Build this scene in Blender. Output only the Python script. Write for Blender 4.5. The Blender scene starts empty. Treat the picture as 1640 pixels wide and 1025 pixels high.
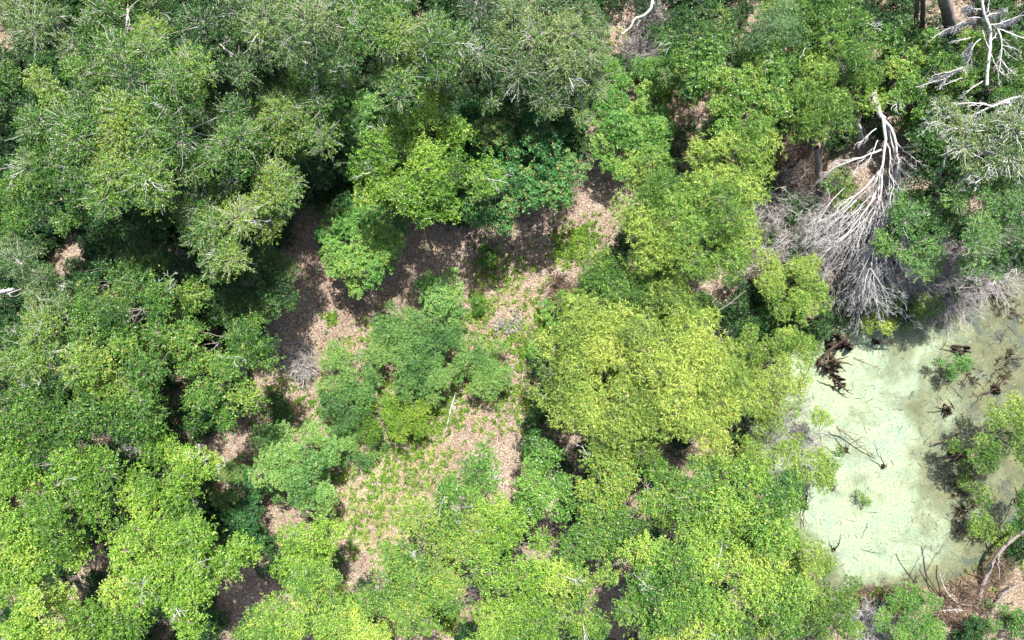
import bpy, math, random
import numpy as np

# ------------------------------------------------------------------ camera, sky, sun, exposure
S = bpy.context.scene
COL = S.collection
H, W = 42.0, 63.0                       # camera height and the width of ground it sees, metres
cam = bpy.data.cameras.new("camera"); camo = bpy.data.objects.new("camera", cam); COL.objects.link(camo)
camo.location = (0, 0, H); camo.rotation_euler = (0, 0, 0)
cam.sensor_width = 36.0; cam.lens = 36.0 * H / W; cam.clip_end = 2000
S.camera = camo
SUN_EL, SUN_AZ = 61.0, 11.0
wd = bpy.data.worlds.new("World"); S.world = wd; wd.use_nodes = True
wn = wd.node_tree
bg = next(n for n in wn.nodes if n.type == 'BACKGROUND')
sky = wn.nodes.new('ShaderNodeTexSky'); sky.sky_type = 'NISHITA'; sky.sun_disc = False
sky.sun_elevation = math.radians(SUN_EL); sky.sun_rotation = math.radians(SUN_AZ)
sky.dust_density = 2.5; sky.air_density = 1.0
wn.links.new(sky.outputs[0], bg.inputs[0]); bg.inputs[1].default_value = 0.10
sl = bpy.data.lights.new("sun", 'SUN'); so = bpy.data.objects.new("sun", sl); COL.objects.link(so)
sl.energy = 5.0; sl.angle = math.radians(0.5); sl.color = (1.0, 0.965, 0.91)
so.rotation_euler = (-math.radians(90 - SUN_EL), 0, -math.radians(SUN_AZ))
so.location = (0, 20, 60)
S.view_settings.view_transform = 'Standard'; S.view_settings.look = 'None'
S.view_settings.exposure = 1.3; S.view_settings.gamma = 1
S.cycles.max_bounces = 7; S.cycles.diffuse_bounces = 4; S.cycles.transmission_bounces = 3

K = W / 1640.0
def P(px, py, z=0.0):
    "the point at height z that the photograph shows at this pixel"
    s = (H - z) / H * K
    return np.array([(px - 820) * s, (512.5 - py) * s, z])
def RM(r, z): return r * K * (H - z) / H

# ------------------------------------------------------------------ noise, pond outline, terrain height
class Noise:
    def __init__(self, seed, n=14, f0=0.05, f1=0.6):
        g = np.random.default_rng(seed)
        f = f0 * (f1 / f0) ** g.random(n); a = g.random(n) * 2 * np.pi
        self.k = np.stack([f * np.cos(a), f * np.sin(a)], 1) * 2 * np.pi; self.p = g.random(n) * 6.28
        self.w = (f0 / f) ** 0.5; self.w /= np.sqrt((self.w ** 2).sum() / 2)
    def __call__(self, x, y):
        x = np.asarray(x, float); y = np.asarray(y, float); o = np.zeros(np.broadcast(x, y).shape)
        for (kx, ky), p, w in zip(self.k, self.p, self.w): o = o + w * np.sin(kx * x + ky * y + p)
        return o
n_drift = Noise(21, 18, .08, .6)
n_big, n_shore, n_fine = Noise(3, 12, .02, .15), Noise(5, 16, .15, 1.4), Noise(8, 20, .3, 2.5)
def poly(pts): return np.array([P(a, b)[:2] for a, b in pts])
POND = poly([(1178, 700), (1215, 610), (1262, 545), (1330, 520), (1400, 505), (1470, 500), (1530, 470), (1570, 445), (1640, 432), (1690, 450),
             (1700, 520), (1665, 590), (1672, 650), (1655, 720), (1668, 775), (1642, 815), (1610, 862), (1570, 905), (1500, 938), (1450, 950), (1385, 960), (1340, 945), (1290, 895), (1255, 845), (1225, 770)])
def sdf(x, y, pl):
    x = np.asarray(x, float); y = np.asarray(y, float)
    d = np.full(x.shape, 1e9); ins = np.zeros(x.shape, bool)
    for i in range(len(pl)):
        a, b = pl[i], pl[(i + 1) % len(pl)]; e = b - a
        t = np.clip(((x - a[0]) * e[0] + (y - a[1]) * e[1]) / (e @ e), 0, 1)
        d = np.minimum(d, np.hypot(x - a[0] - t * e[0], y - a[1] - t * e[1]))
        c = ((a[1] > y) != (b[1] > y)) & (x < (b[0] - a[0]) * (y - a[1]) / (b[1] - a[1] + 1e-12) + a[0])
        ins ^= c
    return np.where(ins, -d, d)
def gh(x, y):
    d = sdf(x, y, POND) + 0.28 * n_shore(x, y)
    far = np.clip((np.hypot(x, y) - 50) / 200, 0, 1)
    bank = 0.55 * (1 - np.exp(-np.clip(d, 0, None) / 1.6)) + 0.10 * n_big(x, y) * np.clip(d / 3, 0, 1) + 0.02 * n_fine(x, y) * np.clip(d, 0, 1)
    return np.where(d > 0, bank, np.clip(0.5 * d, -0.7, 0)) + far * 3 * (n_big(x / 3, y / 3) + 1) 
def g1(x, y): return float(gh(np.array([x]), np.array([y]))[0])

# ------------------------------------------------------------------ mesh helpers
def mesh_obj(name, V, F, mat, parent=None, tint=None, smooth=False, quads=True):
    V = np.asarray(V, np.float32); F = np.asarray(F, np.int32)
    m = bpy.data.meshes.new(name); m.vertices.add(len(V)); m.vertices.foreach_set('co', V.ravel())
    n, k = F.shape
    m.loops.add(n * k); m.loops.foreach_set('vertex_index', F.ravel())
    m.polygons.add(n); m.polygons.foreach_set('loop_start', np.arange(0, n * k, k, dtype=np.int32))
    m.polygons.foreach_set('loop_total', np.full(n, k, np.int32))
    m.polygons.foreach_set('use_smooth', np.full(n, smooth))
    if tint is not None:
        at = m.attributes.new('tint', 'FLOAT', 'POINT'); at.data.foreach_set('value', np.asarray(tint, np.float32))
    m.materials.append(mat); m.update()
    o = bpy.data.objects.new(name, m); COL.objects.link(o)
    if parent is not None:
        o.parent = parent
    return o
def root(name, loc, label, cat, group=None):
    o = bpy.data.objects.new(name, None); COL.objects.link(o); o.location = [float(c) for c in loc]
    o.empty_display_size = 0.3
    o['label'] = label; o['category'] = cat
    if group: o['group'] = group
    return o
def child(name, V, F, mat, r, **k):
    return mesh_obj(name, np.asarray(V) - np.array(r.location), F, mat, r, **k)

def smooth_line(pts, n):
    "Catmull-Rom through the points, resampled to n points (any number of columns)"
    p = np.asarray(pts, float)
    if len(p) == 2: t = np.linspace(0, 1, n)[:, None]; return p[0] * (1 - t) + p[1] * t
    q = np.vstack([2 * p[0] - p[1], p, 2 * p[-1] - p[-2]]); s = np.linspace(0, len(p) - 1 - 1e-6, n); i = s.astype(int); t = (s - i)[:, None]
    a, b, c, d = q[i], q[i + 1], q[i + 2], q[i + 3]
    return 0.5 * (2 * b + (c - a) * t + (2 * a - 5 * b + 4 * c - d) * t ** 2 + (3 * b - a - 3 * c + d) * t ** 3)
class Tubes:
    "collects bent tapering tubes; one bark mesh at the end"
    def __init__(s): s.V, s.F, s.T, s.n = [], [], [], 0
    def add(s, L, R, sides, tint=0.5):
        "L (N,K,3) centre lines, R (N,K) radii"
        L = np.asarray(L, float); R = np.asarray(R, float)
        if L.ndim == 2: L, R = L[None], R[None]
        N, Kp, _ = L.shape
        if N == 0: return
        T = np.gradient(L, axis=1); T /= np.linalg.norm(T, axis=2, keepdims=True) + 1e-9
        mean = L[:, -1] - L[:, 0]; mean /= np.linalg.norm(mean, axis=1, keepdims=True) + 1e-9
        ref = np.where(np.abs(mean[:, 2:3]) < 0.8, np.array([[0, 0, 1.]]), np.array([[1., 0, 0]]))[:, None, :]
        n = np.cross(T, ref); n /= np.linalg.norm(n, axis=2, keepdims=True) + 1e-9
        b = np.cross(T, n)
        a = np.arange(sides) / sides * 2 * np.pi
        V = L[:, :, None] + R[:, :, None, None] * (np.cos(a)[None, None, :, None] * n[:, :, None] + np.sin(a)[None, None, :, None] * b[:, :, None])
        base = s.n + (np.arange(N) * Kp * sides)[:, None, None] + (np.arange(Kp - 1) * sides)[None, :, None]
        j = np.arange(sides)[None, None]; j2 = (np.arange(sides) + 1) % sides; j2 = j2[None, None]
        F = np.stack([base + j, base + j2, base + sides + j2, base + sides + j], -1).reshape(-1, 4)
        s.V.append(V.reshape(-1, 3)); s.F.append(F); s.n += N * Kp * sides
        t = np.broadcast_to(np.asarray(tint, float).reshape(-1, 1), (N, Kp * sides)) if np.ndim(tint) else np.full((N, Kp * sides), tint)
        s.T.append(t.ravel())
    def build(s, name, mat, r):
        if not s.n: return None
        V = np.vstack(s.V)
        return child(name, V, np.vstack(s.F), mat, r, tint=np.concatenate(s.T), smooth=True)
def wander(g, A, B, k, amt):
    "N crooked lines from A to B"
    A = np.atleast_2d(A); B = np.atleast_2d(B); t = np.linspace(0, 1, k)[None, :, None]
    L = A[:, None] * (1 - t) + B[:, None] * t
    d = np.linalg.norm(B - A, axis=1)[:, None, None]
    j = g.normal(size=L.shape) * amt * d; j = np.cumsum(j, 1) * 0.5; j -= j[:, :1]; j -= t * j[:, -1:]
    return L + j
def grow(g, T, L, R, depth, spread, nkid, ratio, sides=4, droop=0.0, tmin=0.15, tint=0.5, bend=0.06):
    "recursive bare branching off the lines L (N,K,3) with radii R (N,K)"
    if depth == 0 or len(L) == 0: return
    N, Kp, _ = L.shape
    ln = np.linalg.norm(L[:, -1] - L[:, 0], axis=1)
    idx = np.repeat(np.arange(N), nkid); M = len(idx)
    f = tmin + (0.97 - tmin) * ((np.tile(np.arange(nkid), N) + g.random(M)) / nkid)
    i = np.clip((f * (Kp - 1)).astype(int), 0, Kp - 2); u = (f * (Kp - 1) - i)[:, None]
    A = L[idx, i] * (1 - u) + L[idx, i + 1] * u
    T0 = L[idx, i + 1] - L[idx, i]; T0 /= np.linalg.norm(T0, axis=1, keepdims=True) + 1e-9
    rnd = g.normal(size=(M, 3)); rnd -= (rnd * T0).sum(1, keepdims=True) * T0; rnd /= np.linalg.norm(rnd, axis=1, keepdims=True) + 1e-9
    D = T0 + rnd * spread * g.uniform(.5, 1.3, (M, 1)); D[:, 2] -= droop; D /= np.linalg.norm(D, axis=1, keepdims=True)
    nl = ln[idx] * ratio * g.uniform(.5, 1.2, M) * (1.15 - 0.6 * f)
    C = wander(g, A, A + D * nl[:, None], Kp, bend)
    r0 = np.minimum((R[idx, i] * (1 - u[:, 0]) + R[idx, i + 1] * u[:, 0]) * 0.62, 0.5)
    RR = r0[:, None] * np.linspace(1, 0.25, Kp)[None]; RR = np.maximum(RR, 0.006)
    T.add(C, RR, sides, tint)
    grow(g, T, C, RR, depth - 1, spread, max(2, nkid - 1), ratio, 3, droop, tmin, tint, bend)

def leaf_quads(B, D, N, L, Wd, fold=0.12):
    "B base, D direction, N rough normal; kite-shaped leaves bent along the midrib"
    D = D / (np.linalg.norm(D, axis=1, keepdims=True) + 1e-9)
    Sd = np.cross(D, N); Sd /= np.linalg.norm(Sd, axis=1, keepdims=True) + 1e-9
    U = np.cross(Sd, D)
    L = L[:, None]; Wd = Wd[:, None] * 0.5
    mid = B + D * L * 0.45
    V = np.stack([B, mid + Sd * Wd + U * L * fold, B + D * L - U * L * 0.10, mid - Sd * Wd + U * L * fold], 1)
    n = len(B); F = np.arange(n * 4).reshape(n, 4)
    return V.reshape(-1, 3), F

# ------------------------------------------------------------------ materials
def nt(name):
    m = bpy.data.materials.new(name); m.use_nodes = True; t = m.node_tree
    return m, t, t.nodes['Principled BSDF'], t.nodes['Material Output']
def ramp(t, stops, src=None):
    r = t.nodes.new('ShaderNodeValToRGB'); e = r.color_ramp.elements
    while len(e) < len(stops): e.new(0.5)
    for x, (p, c) in zip(e, stops): x.position = p; x.color = (*c, 1)
    if src is not None: t.links.new(src, r.inputs[0])
    return r
def noise(t, scale, detail=4, rough=0.6, co=None, dist=0.0):
    n = t.nodes.new('ShaderNodeTexNoise'); n.inputs['Scale'].default_value = scale; n.inputs['Detail'].default_value = detail
    n.inputs['Roughness'].default_value = rough; n.inputs['Distortion'].default_value = dist
    if co is not None: t.links.new(co, n.inputs['Vector'])
    return n
def mixc(t, a, b, fac, mode='MIX'):
    n = t.nodes.new('ShaderNodeMix'); n.data_type = 'RGBA'; n.blend_type = mode
    for v, s in ((fac, 0), (a, 6), (b, 7)):
        if hasattr(v, 'links'): t.links.new(v, n.inputs[s])
        else: n.inputs[s].default_value = v if s == 0 else (*v, 1)
    return n.outputs[2]
def obj_co(t):
    c = t.nodes.new('ShaderNodeTexCoord'); return c.outputs['Object']
_mats = {}
def leaf_mat(key, lo, mid, hi, odd, rough=0.42, trans=0.38, spec=0.5):
    if key in _mats: return _mats[key]
    m, t, b, out = nt('leaf_' + key)
    at = t.nodes.new('ShaderNodeAttribute'); at.attribute_name = 'tint'
    r = ramp(t, [(0.0, lo), (0.45, mid), (0.86, hi), (1.0, odd)], at.outputs['Fac'])
    t.links.new(r.outputs[0], b.inputs['Base Color']); b.inputs['Roughness'].default_value = rough
    b.inputs['Specular IOR Level'].default_value = spec
    tr = t.nodes.new('ShaderNodeBsdfTranslucent')
    tc = mixc(t, r.outputs[0], (1.25, 1.15, 0.55), 1.0, 'MULTIPLY'); t.links.new(tc, tr.inputs['Color'])
    mx = t.nodes.new('ShaderNodeMixShader'); mx.inputs[0].default_value = trans
    t.links.new(b.outputs[0], mx.inputs[1]); t.links.new(tr.outputs[0], mx.inputs[2]); t.links.new(mx.outputs[0], out.inputs['Surface'])
    _mats[key] = m; return m
def bark_mat(key, a, b2, scale=9):
    if key in _mats: return _mats[key]
    m, t, b, out = nt('bark_' + key)
    co = obj_co(t); n = noise(t, scale, 6, .7, co); n2 = noise(t, scale * .22, 3, .6, co)
    r = ramp(t, [(0.3, a), (0.68, b2)], n.outputs[0])
    at = t.nodes.new('ShaderNodeAttribute'); at.attribute_name = 'tint'
    c = mixc(t, r.outputs[0], tuple(x * 0.72 for x in a), n2.outputs[0], 'MIX')
    c2 = mixc(t, r.outputs[0], c, 0.45)
    c3 = mixc(t, c2, tuple(min(1, x * 1.5) for x in b2), at.outputs['Fac'], 'MIX')
    mm = t.nodes.new('ShaderNodeMath'); mm.operation = 'SUBTRACT'; t.links.new(at.outputs['Fac'], mm.inputs[0]); mm.inputs[1].default_value = .5; mm.use_clamp = True
    c4 = mixc(t, c2, tuple(min(1, x * 1.4) for x in b2), mm.outputs[0])
    t.links.new(c4, b.inputs['Base Color']); b.inputs['Roughness'].default_value = .9; b.inputs['Specular IOR Level'].default_value = .15
    bp = t.nodes.new('ShaderNodeBump'); bp.inputs['Strength'].default_value = .6; bp.inputs['Distance'].default_value = .03
    t.links.new(n.outputs[0], bp.inputs['Height']); t.links.new(bp.outputs[0], b.inputs['Normal'])
    _mats[key] = m; return m

# leaf palettes: darkest, middle, bright, odd (yellowing) leaf
PAL = {
 'oak_dark': ((.011, .045, .011), (.038, .119, .023), (.095, .212, .047), (.314, .297, .062)) ,
 'oak_grey': ((.036, .085, .027), (.096, .193, .052), (.190, .307, .094), (.403, .382, .104)) ,
 'oak_mid': ((.027, .087, .016), (.090, .212, .031), (.190, .345, .064), (.403, .382, .062)) ,
 'oak_bright': ((.056, .145, .019), (.162, .322, .033), (.315, .480, .078), (.46, .48, .09)) ,
 'oak_yellow': ((.048, .140, .026), (.158, .315, .044), (.330, .480, .085), (.54, .54, .10)) ,
 'glossy': ((.028, .090, .018), (.086, .215, .032), (.170, .345, .066), (.28, .40, .08)) ,
 'willow': ((.060, .125, .024), (.168, .278, .044), (.345, .450, .080), (.54, .54, .13)) ,
 'willow_green': ((.049, .122, .021), (.134, .260, .037), (.269, .408, .071), (.470, .488, .104)) ,
 'willow_grey':  ((.059, .114, .046), (.127, .203, .081), (.225, .297, .123), (.353, .356, .157)),
 'maple': ((.016, .072, .017), (.038, .154, .031), (.090, .239, .052), (.314, .212, .083)) ,
 'shrub_blue': ((.030, .095, .024), (.086, .218, .048), (.180, .345, .088), (.30, .38, .09)) ,
 'shrub_green': ((.029, .101, .019), (.083, .233, .035), (.179, .360, .073), (.336, .382, .073)) ,
 'shrub_yellow': ((.050, .125, .012), (.110, .240, .022), (.210, .350, .040), (.36, .40, .04)) ,
 'undergrowth': ((.009, .036, .008), (.025, .087, .017), (.058, .148, .033), (.157, .191, .052)) ,  # colours lowered to paint deep shade into the gaps between crowns
 'pine': ((.034, .090, .031), (.084, .175, .064), (.157, .260, .109), (.224, .297, .125)) ,
}
def lm(k):
    gl = {'glossy': .32, 'oak_dark': .40, 'oak_bright': .40, 'oak_mid': .38, 'oak_yellow': .40, 'oak_grey': .42}.get(k, .5)
    return leaf_mat(k, *PAL[k], rough=gl, trans=.26 if k in ('oak_dark', 'maple', 'glossy') else .32, spec=.45)
BARK = bark_mat('grey_brown', (.10, .085, .07), (.30, .27, .24))
TWIG = bark_mat('pale_twig', (.27, .245, .225), (.47, .44, .42), 14)
DEAD = bark_mat('bleached_wood', (.29, .277, .263), (.57, .555, .54), 5)
BROWN = bark_mat('brown_stem', (.10, .07, .05), (.26, .19, .14), 10)
WET = bark_mat('wet_stump', (.022, .016, .012), (.115, .080, .060), 9)

# species: palette, leaf length, width, clump radius, leaf cover, arrangement, flatness, pale twig amount
SP = {
 'oak':     dict(L=0.113, Wd=0.055, rs=1.00, cov=1.9, arr='shoot', tw=.10),
 'oakfine': dict(L=0.097, Wd=0.044, rs=.95, cov=1.8, arr='shoot', tw=.24),
 'willow':  dict(L=0.220, Wd=0.032, rs=.85, cov=1.8, arr='star', tw=.05),
 'willowfine': dict(L=0.141, Wd=0.029, rs=.62, cov=1.8, arr='star', tw=.08),
 'rosette': dict(L=0.123, Wd=0.066, rs=.75, cov=1.9, arr='rosette', tw=.03),
 'maple':   dict(L=0.154, Wd=0.088, rs=.95, cov=1.9, arr='rosette', tw=.03),
 'shrub':   dict(L=0.092, Wd=0.048, rs=.55, cov=1.8, arr='shoot', tw=.06),
 'undergrowth': ((.014, .050, .012), (.032, .100, .022), (.070, .165, .040), (.16, .20, .05)),
 'pine':    dict(L=0.229, Wd=0.023, rs=.50, cov=1.3, arr='star', tw=.03),
}

def clump_leaves(g, C, rs, sp, ctint, up=.55):
    "leaves of all clumps at centres C (N,3) with radii rs (N,)"
    L0, W0 = sp['L'], sp['Wd']; per = sp['cov'] * np.pi * rs ** 2 / (L0 * W0 * .5)
    arr = sp['arr']
    nper = {'shoot': 9, 'star': 8, 'rosette': 7}[arr]
    ns = np.maximum(6, (per / nper)).astype(int); idx = np.repeat(np.arange(len(C)), ns); M = len(idx)
    d = g.normal(size=(M, 3)); d /= np.linalg.norm(d, axis=1, keepdims=True)
    d[:, 2] = np.where(d[:, 2] < -0.25, -d[:, 2] * .8, d[:, 2])
    shell = g.uniform(.30, 1.12, M) ** .7; shell = np.where(g.random(M) < .07, shell * 1.45, shell)
    E = C[idx] + d * np.array([1, 1, .62]) * (rs[idx] * shell)[:, None]       # shoot tips
    stint = ctint[idx] + g.normal(size=M) * .16
    k = np.tile(np.arange(nper), M); ii = np.repeat(np.arange(M), nper); Q = len(ii)
    if arr == 'shoot':
        sh = d + g.normal(size=(M, 3)) * .55; sh[:, 2] = sh[:, 2] * .6 + .1; sh /= np.linalg.norm(sh, axis=1, keepdims=True)
        ln = g.uniform(.25, .55, M) * (L0 / .17)
        pos = E[ii] + sh[ii] * (ln[ii] * (k / nper - .5))[:, None] + g.normal(size=(Q, 3)) * .03
        lat = np.cross(sh[ii], g.normal(size=(Q, 3))); lat /= np.linalg.norm(lat, axis=1, keepdims=True) + 1e-9
        D = sh[ii] * .55 + lat; D[:, 2] *= .55
    elif arr == 'star':
        sh = d + g.normal(size=(M, 3)) * .35; sh[:, 2] += .25; sh /= np.linalg.norm(sh, axis=1, keepdims=True)
        pos = E[ii] + sh[ii] * (.10 * (k / nper))[:, None] + g.normal(size=(Q, 3)) * .015
        lat = np.cross(sh[ii], g.normal(size=(Q, 3))); lat /= np.linalg.norm(lat, axis=1, keepdims=True) + 1e-9
        D = sh[ii] * .6 + lat
    else:
        nr = np.array([[0, 0, 1.]]) * 1.0 + d * .7 + g.normal(size=(M, 3)) * .25; nr /= np.linalg.norm(nr, axis=1, keepdims=True)
        a1 = np.cross(nr, np.array([[1., .3, 0]])); a1 /= np.linalg.norm(a1, axis=1, keepdims=True); a2 = np.cross(nr, a1)
        an = k / nper * 2 * np.pi + np.repeat(g.random(M) * 6.28, nper) + g.normal(size=Q) * .2
        D = a1[ii] * np.cos(an)[:, None] + a2[ii] * np.sin(an)[:, None] + nr[ii] * g.uniform(-.1, .45, Q)[:, None]
        pos = E[ii] + D * .02
    Nn = g.normal(size=(Q, 3)) * .55 + d[ii] * .40; Nn[:, 2] += up
    sc = g.uniform(.65, 1.25, Q)
    V, F = leaf_quads(pos, D, Nn, L0 * sc, W0 * sc * g.uniform(.8, 1.2, Q))
    tint = np.clip(stint[ii] + g.normal(size=Q) * .19, 0, .93)
    tint = np.where(g.random(Q) < .012, 1.0, tint)
    return V, F, np.repeat(tint, 4), E, idx

def crown_tree(name, cat, label, sp, pal, z, lobes, seed, group=None, base=None, gap=0.0, dome=.48, trunk_r=None, bark=None, twigs=None, low=.45, nlimb=None, dead=0, multi=False, tintc=.45, sub=1.0):
    g = np.random.default_rng(seed)
    s = dict(SP[sp]);
    if twigs is not None: s['tw'] = twigs
    s['rs'] *= sub
    Cs, Rs = [], []
    lob = []
    for (px, py, r) in lobes:
        c = P(px, py, z); R = RM(r, z); lob.append((c, R))
    Rall = max(R for _, R in lob)
    tc = sum(c * R * R for c, R in lob) / sum(R * R for c, R in lob); Rt = max(np.hypot(*(c - tc)[:2]) + R * .95 for c, R in lob)
    for c, R in lob:
        rs0 = min(s['rs'], R * .55)
        n = max(4, int(1.9 * (R / rs0) ** 2 * .62 * (1 - gap)))
        ph = g.random(4) * 6.28
        pts = []
        for _ in range(n):                                   # best-candidate spread, with a bumpy rim
            best, bd = None, -1
            for _ in range(7):
                a = g.random() * 6.283
                rim = 1 + .13 * math.sin(3 * a + ph[0]) + .10 * math.sin(5 * a + ph[1]) + .07 * math.sin(9 * a + ph[2])
                q = math.sqrt(g.random()) * (R - rs0 * .45) * rim; p = np.array([math.cos(a) * q, math.sin(a) * q])
                dd = min((np.hypot(*(p - o[:2])) for o in pts), default=9)
                if dd > bd: best, bd = p, dd
            q = np.hypot(*best) / R
            qt = min(1, np.hypot(*(c[:2] + best - tc[:2])) / Rt); zz = Rt * dome * math.sqrt(1 - qt * qt) + R * .16 * math.sqrt(max(0, 1 - q * q)) + g.normal() * .30 * rs0
            pts.append(np.array([best[0], best[1], zz]))
        for p in pts:
            Cs.append(c + p - np.array([0, 0, Rt * dome * .62])); Rs.append(rs0 * g.uniform(.62, 1.15))
        for _ in range(int(n * low)):                        # lower, inner clumps seen through the gaps
            a = g.random() * 6.283; q = math.sqrt(g.random()) * R * .7
            Cs.append(c + np.array([math.cos(a) * q, math.sin(a) * q, -Rt * dome * g.uniform(.3, .8)])); Rs.append(rs0 * g.uniform(.6, .95))
    Cs = np.array(Cs); Rs = np.array(Rs)
    gz = gh(Cs[:, 0], Cs[:, 1]); Cs[:, 2] = np.maximum(Cs[:, 2], gz + Rs * .45)
    cen = np.average(Cs, axis=0, weights=Rs ** 2)
    bx, by = (cen[0] * (1 + .55 * z / (H - z)), cen[1] * (1 + .55 * z / (H - z))) if base is None else P(base[0], base[1], 0)[:2]
    b0 = np.array([bx, by, g1(bx, by)])
    r = root(name, b0, label, cat, group)
    ct = np.clip(tintc + .20 * n_fine(Cs[:, 0] * .35 + seed, Cs[:, 1] * .35) + g.normal(size=len(Cs)) * .09, .05, .85)
    V, F, tt, E, eidx = clump_leaves(g, Cs, Rs, s, ct)
    child('crown', V, F, lm(pal), r, tint=tt)
    # trunk and limbs
    tr = trunk_r or max(.04, .028 * Rall + .012 * z)
    fz = b0[2] + (z - b0[2]) * (.42 if z > 4 else .2)
    fork = np.array([bx + (cen[0] - bx) * .4, by + (cen[1] - by) * .4, fz])
    ang = np.arctan2(Cs[:, 1] - by, Cs[:, 0] - bx)
    nl = nlimb or (3 if Rall < 2 else 4 if Rall < 3.5 else 6)
    cutang = np.sort(g.random(nl) * .5 + np.arange(nl)) / nl * 2 * np.pi - np.pi
    sec = np.searchsorted(cutang, ang) % nl
    bk = bark or BARK
    if not multi:
        T = Tubes()
        L = smooth_line([b0 - [0, 0, .15], b0 * .6 + fork * .4 + g.normal(size=3) * tr * .7, fork], 9)
        rr = tr * np.array([1.5, 1.15, 1.0, .95, .9, .85, .8, .76, .72]); T.add(L, rr, 10); T.build('trunk', bk, r)
    for q in range(nl):
        I = np.where(sec == q)[0]
        if len(I) == 0: continue
        T = Tubes(); tgt = np.average(Cs[I], axis=0, weights=Rs[I]); tgt[2] -= .25
        st = fork if not multi else b0 + np.array([*(g.normal(size=2) * .12), -.1])
        far = Cs[I][np.argmax(np.linalg.norm(Cs[I] - fork, axis=1))]
        L = smooth_line([st, st * .5 + tgt * .5 + np.array([*(g.normal(size=2) * .25), .15 * (tgt[2] - st[2])]), tgt, far * .8 + tgt * .2], 10)
        lr = tr * .62; R_ = lr * np.linspace(1, .22, 10); T.add(L, R_, 7)
        f = g.uniform(.3, .95, len(I)); ii = (f * 9).astype(int)
        A = L[ii]; Bn = Cs[I] + g.normal(size=(len(I), 3)) * .1
        C2 = wander(g, A, Bn, 6, .07); r2 = np.minimum(R_[ii] * .55, .05)[:, None] * np.linspace(1, .35, 6); r2 = np.maximum(r2, .010)
        T.add(C2, r2, 4, .55)
        m = np.isin(eidx, I) & (g.random(len(E)) < s['tw'] * 1.6)
        if m.any():
            e = E[m]; c = Cs[eidx[m]]; outp = c + (e - c) * g.uniform(1.0, 1.30, (len(e), 1))
            C3 = wander(g, c, outp, 5, .09); T.add(C3, (1.2 if s['tw'] > .4 else 1.0) * np.linspace(.016, .007, 5)[None] * np.ones((len(e), 1)), 3, .75)
        T.build('limb', bk if s['tw'] < .12 else DEAD if s['tw'] > .5 else TWIG, r)
    if dead:
        for q in range(dead):                                # bare dead twig sprays standing out of the crown
            T = Tubes(); i = g.integers(len(Cs)); c = Cs[i]; d = (c - fork); d[2] = abs(d[2]) * .3 + .25; d /= np.linalg.norm(d)
            A = wander(g, c - d * .7, c + d * (Rs[i] * 1.0 + .35), 7, .06); RR = np.linspace(.032, .010, 7)[None]
            T.add(A, RR, 4, .9); grow(g, T, A, RR, 3, .8, 4, .55, 3, tint=.9); T.build('dead_twig', DEAD, r)
    return r

# ------------------------------------------------------------------ ground, pond
def axis(lo, hi, step, far):
    c = np.arange(lo, hi + 1e-6, step); k = 1.22 ** np.arange(1, 40)
    e = np.cumsum(step * k); e = e[e < far - hi]
    return np.concatenate([lo - e[::-1], c, hi + e])
gx, gy = axis(-40, 44, .22, 600), axis(-27, 27, .22, 600)
X, Y = np.meshgrid(gx, gy); Z = gh(X, Y); ny, nx = X.shape
ii = (np.arange(ny - 1)[:, None] * nx + np.arange(nx - 1)[None]).ravel()
m, t, b, out = nt('leaf_litter_ground')
co = obj_co(t)
vor = t.nodes.new('ShaderNodeTexVoronoi'); vor.inputs['Scale'].default_value = 17; vor.inputs['Randomness'].default_value = 1
nz0 = noise(t, 6, 3, .6, co); dco = mixc(t, co, nz0.outputs['Color'], .06); t.links.new(dco, vor.inputs['Vector'])
sep = t.nodes.new('ShaderNodeSeparateColor'); t.links.new(vor.outputs['Color'], sep.inputs[0])
r1 = ramp(t, [(0, (0.079, 0.052, 0.040)), (.35, (0.189, 0.137, 0.100)), (.7, (0.306, 0.237, 0.182)), (1, (0.443, 0.374, 0.297))], sep.outputs[0])
nA = noise(t, .35, 5, .6, co); nB = noise(t, 2.2, 5, .7, co)
soil = ramp(t, [(.35, (0.105, 0.075, 0.055)), (.7, (0.285, 0.220, 0.169))], nB.outputs[0])
mA = ramp(t, [(.42, (0, 0, 0)), (.6, (1, 1, 1))], nA.outputs[0])
c = mixc(t, r1.outputs[0], soil.outputs[0], .35)
moss = ramp(t, [(.58, (0, 0, 0)), (.75, (.4, .4, .4))], noise(t, .8, 6, .7, co).outputs[0])
c = mixc(t, c, (.14, .17, .055), moss.outputs[0])
# wet mud near and under the water, by height
geo = t.nodes.new('ShaderNodeNewGeometry'); sx = t.nodes.new('ShaderNodeSeparateXYZ'); t.links.new(geo.outputs['Position'], sx.inputs[0])
wet = ramp(t, [(.0, (1, 1, 1)), (.30, (.0, .0, .0))], sx.outputs['Z'])
c = mixc(t, c, (.105, .092, .045), wet.outputs[0])
t.links.new(c, b.inputs['Base Color']); b.inputs['Roughness'].default_value = .95; b.inputs['Specular IOR Level'].default_value = .1
bp = t.nodes.new('ShaderNodeBump'); bp.inputs['Strength'].default_value = .9; bp.inputs['Distance'].default_value = .05
t.links.new(sep.outputs[1], bp.inputs['Height']); t.links.new(bp.outputs[0], b.inputs['Normal'])
GROUND = m
o = mesh_obj('ground', np.stack([X, Y, Z], -1).reshape(-1, 3), np.stack([ii, ii + 1, ii + nx + 1, ii + nx], 1), m, smooth=True); o['kind'] = 'structure'

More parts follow.
